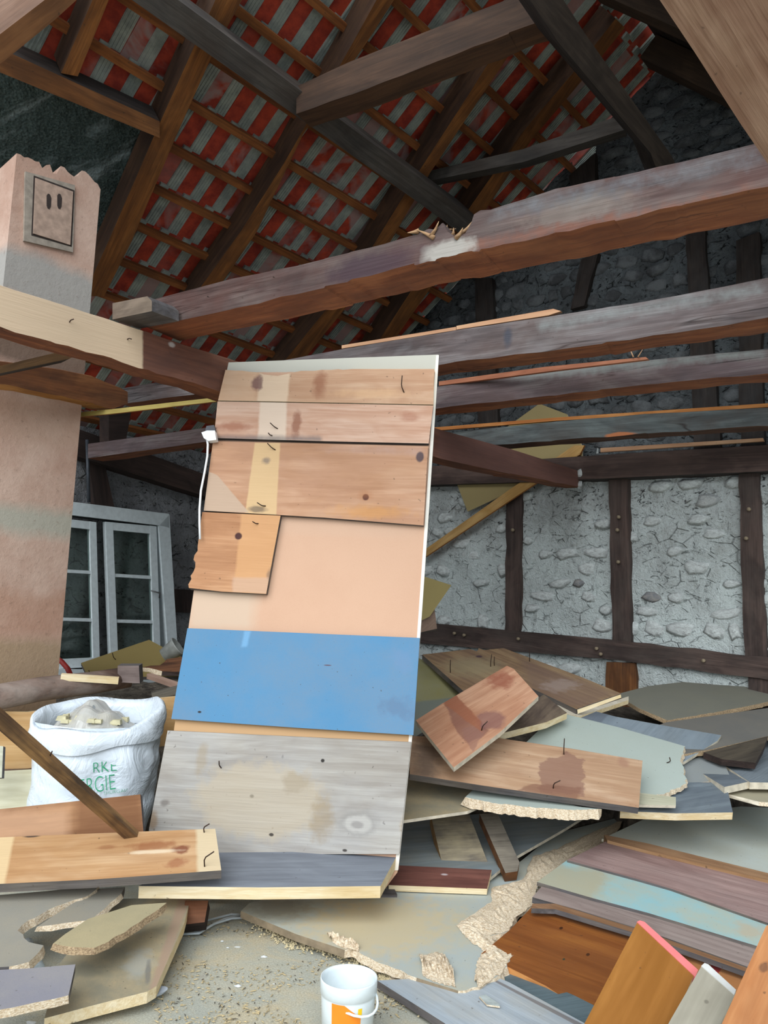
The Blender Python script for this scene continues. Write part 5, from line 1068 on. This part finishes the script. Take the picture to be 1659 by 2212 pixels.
for (x, y, s, lb_) in ((570, 2067, .011, 'white plaster crumb on the floor midway between cable and bucket'), (480, 2033, .007, 'small white plaster crumb on the floor just below the white cable'), (515, 2130, .011, 'white plaster crumb nearest the viewer, left of the bucket'), (492, 2047, .006, 'tiniest white plaster crumb below the white cable')):
    P = onz(x, y, .001); V = [(math.cos(a)*s*random.uniform(.7, 1.3), math.sin(a)*s*.6*random.uniform(.7, 1.3), 0) for a in [k*.785 for k in range(8)]]+[(0, 0, s*.4)]
    tag(mesh_obj('plaster_crumb', V, [(k, (k+1) % 8, 8) for k in range(8)], [flat('plaster_crumb', '#d9dede', .9)], Matrix.Translation(P)), lb_, 'debris', 'plaster crumbs on the floor')
slab('chipboard_flake', [(1035, 2152), (1048, 2148), (1078, 2168), (1080, 2174), (1052, 2170)], Plane((0, 0, .0375), Vector((0, 0, 1))), .004, (flat('flake', '#b4bcb8', .8), M_TORN), label='thin grey flake of board on the pale boards right of the bucket', cat='debris')
ext = Plane((0, 0, .01), Vector((0, 0, 1)))
slab('wood_crumb', [(840, 2112), (870, 2104), (890, 2120), (860, 2124)], ext, .01, (M_TORN, M_TORN), label='small crumb of torn chipboard beside the bucket', cat='debris')

# ------------------------------------------------------------------ rubble mound carrying the boards
def mound():
    cell = .07; x0, x1, y0, y1 = -2.6, 3.4, 2.1, 6.9; nx = int((x1-x0)/cell); ny = int((y1-y0)/cell)
    H = np.zeros((nx+1, ny+1))
    for i in range(nx+1):
        for j in range(ny+1):
            x, y = x0+i*cell, y0+j*cell; g = (Vector((x, y, 0))-GABLE.P).dot(gn); e = (Vector((x, y, 0))-EAVES.P).dot(en)
            H[i, j] = max(-.05, min(.55, (y-3.0)*.36))
            H[i, j] += .03*noise.noise(Vector((x*3, y*3, 0)))
            if g < .06 or e < .06: H[i, j] = -.05
    for Q in SLABS:
        c = sum(Q, Vector())/len(Q); nrm = Vector()
        for k in range(1, len(Q)-1): nrm += (Q[k]-Q[0]).cross(Q[k+1]-Q[0])
        if abs(nrm.z) < 1e-5 or abs(nrm.normalized().z) < .25: continue
        xs = [q.x for q in Q]; ys = [q.y for q in Q]
        for i in range(max(0, int((min(xs)-x0)/cell)-1), min(nx, int((max(xs)-x0)/cell)+2)+1):
            for j in range(max(0, int((min(ys)-y0)/cell)-1), min(ny, int((max(ys)-y0)/cell)+2)+1):
                x, y = x0+i*cell, y0+j*cell; ins = False
                for (ox, oy) in ((0, 0), (cell, 0), (-cell, 0), (0, cell), (0, -cell)):
                    xx, yy = x+ox, y+oy; k = len(Q)-1; t = False
                    for m in range(len(Q)):
                        if (Q[m].y > yy) != (Q[k].y > yy) and xx < (Q[k].x-Q[m].x)*(yy-Q[m].y)/(Q[k].y-Q[m].y)+Q[m].x: t = not t
                        k = m
                    ins = ins or t
                if ins:
                    z = Q[0].z-(nrm.x*(x-Q[0].x)+nrm.y*(y-Q[0].y))/nrm.z-.03
                    H[i, j] = min(H[i, j], z)
    # keep clear of the leaning panel and the sack
    for i in range(nx+1):
        for j in range(ny+1):
            x, y = x0+i*cell, y0+j*cell
            if -1.6 < x < .25 and y < 3.75: H[i, j] = min(H[i, j], -.05 if y < 3.2 else .2)
            if (x < -1.0 and y < 4.4) or (x < -.75 and y < 3.6): H[i, j] = -.05
            if (Vector((x, y, 0))-EAVES.P).dot(en) < .34 and x < -.9: H[i, j] = -.05
            H[i, j] = max(H[i, j], -.05)
    V = [Vector((x0+i*cell, y0+j*cell, H[i, j]+random.uniform(-.012, .006))) for i in range(nx+1) for j in range(ny+1)]
    F = [(i*(ny+1)+j, (i+1)*(ny+1)+j, (i+1)*(ny+1)+j+1, i*(ny+1)+j+1) for i in range(nx) for j in range(ny)]
    F = [f for f in F if max(V[k].z for k in f) > 0.005]
    nb = NB('dark_rubble'); n = nb.noise(nb.tc, 20, 5, .7); nb.bump(n, 1, .03)
    m = nb.fin(nb.mix(nb.mr(n, .35, .65), hx('#332d28'), hx('#6b6256')), .95)
    tag(mesh_obj('rubble_heap', V, F, [m]), 'dark heap of rubble and dust under the piled boards', 'rubble', kind='stuff')
mound()
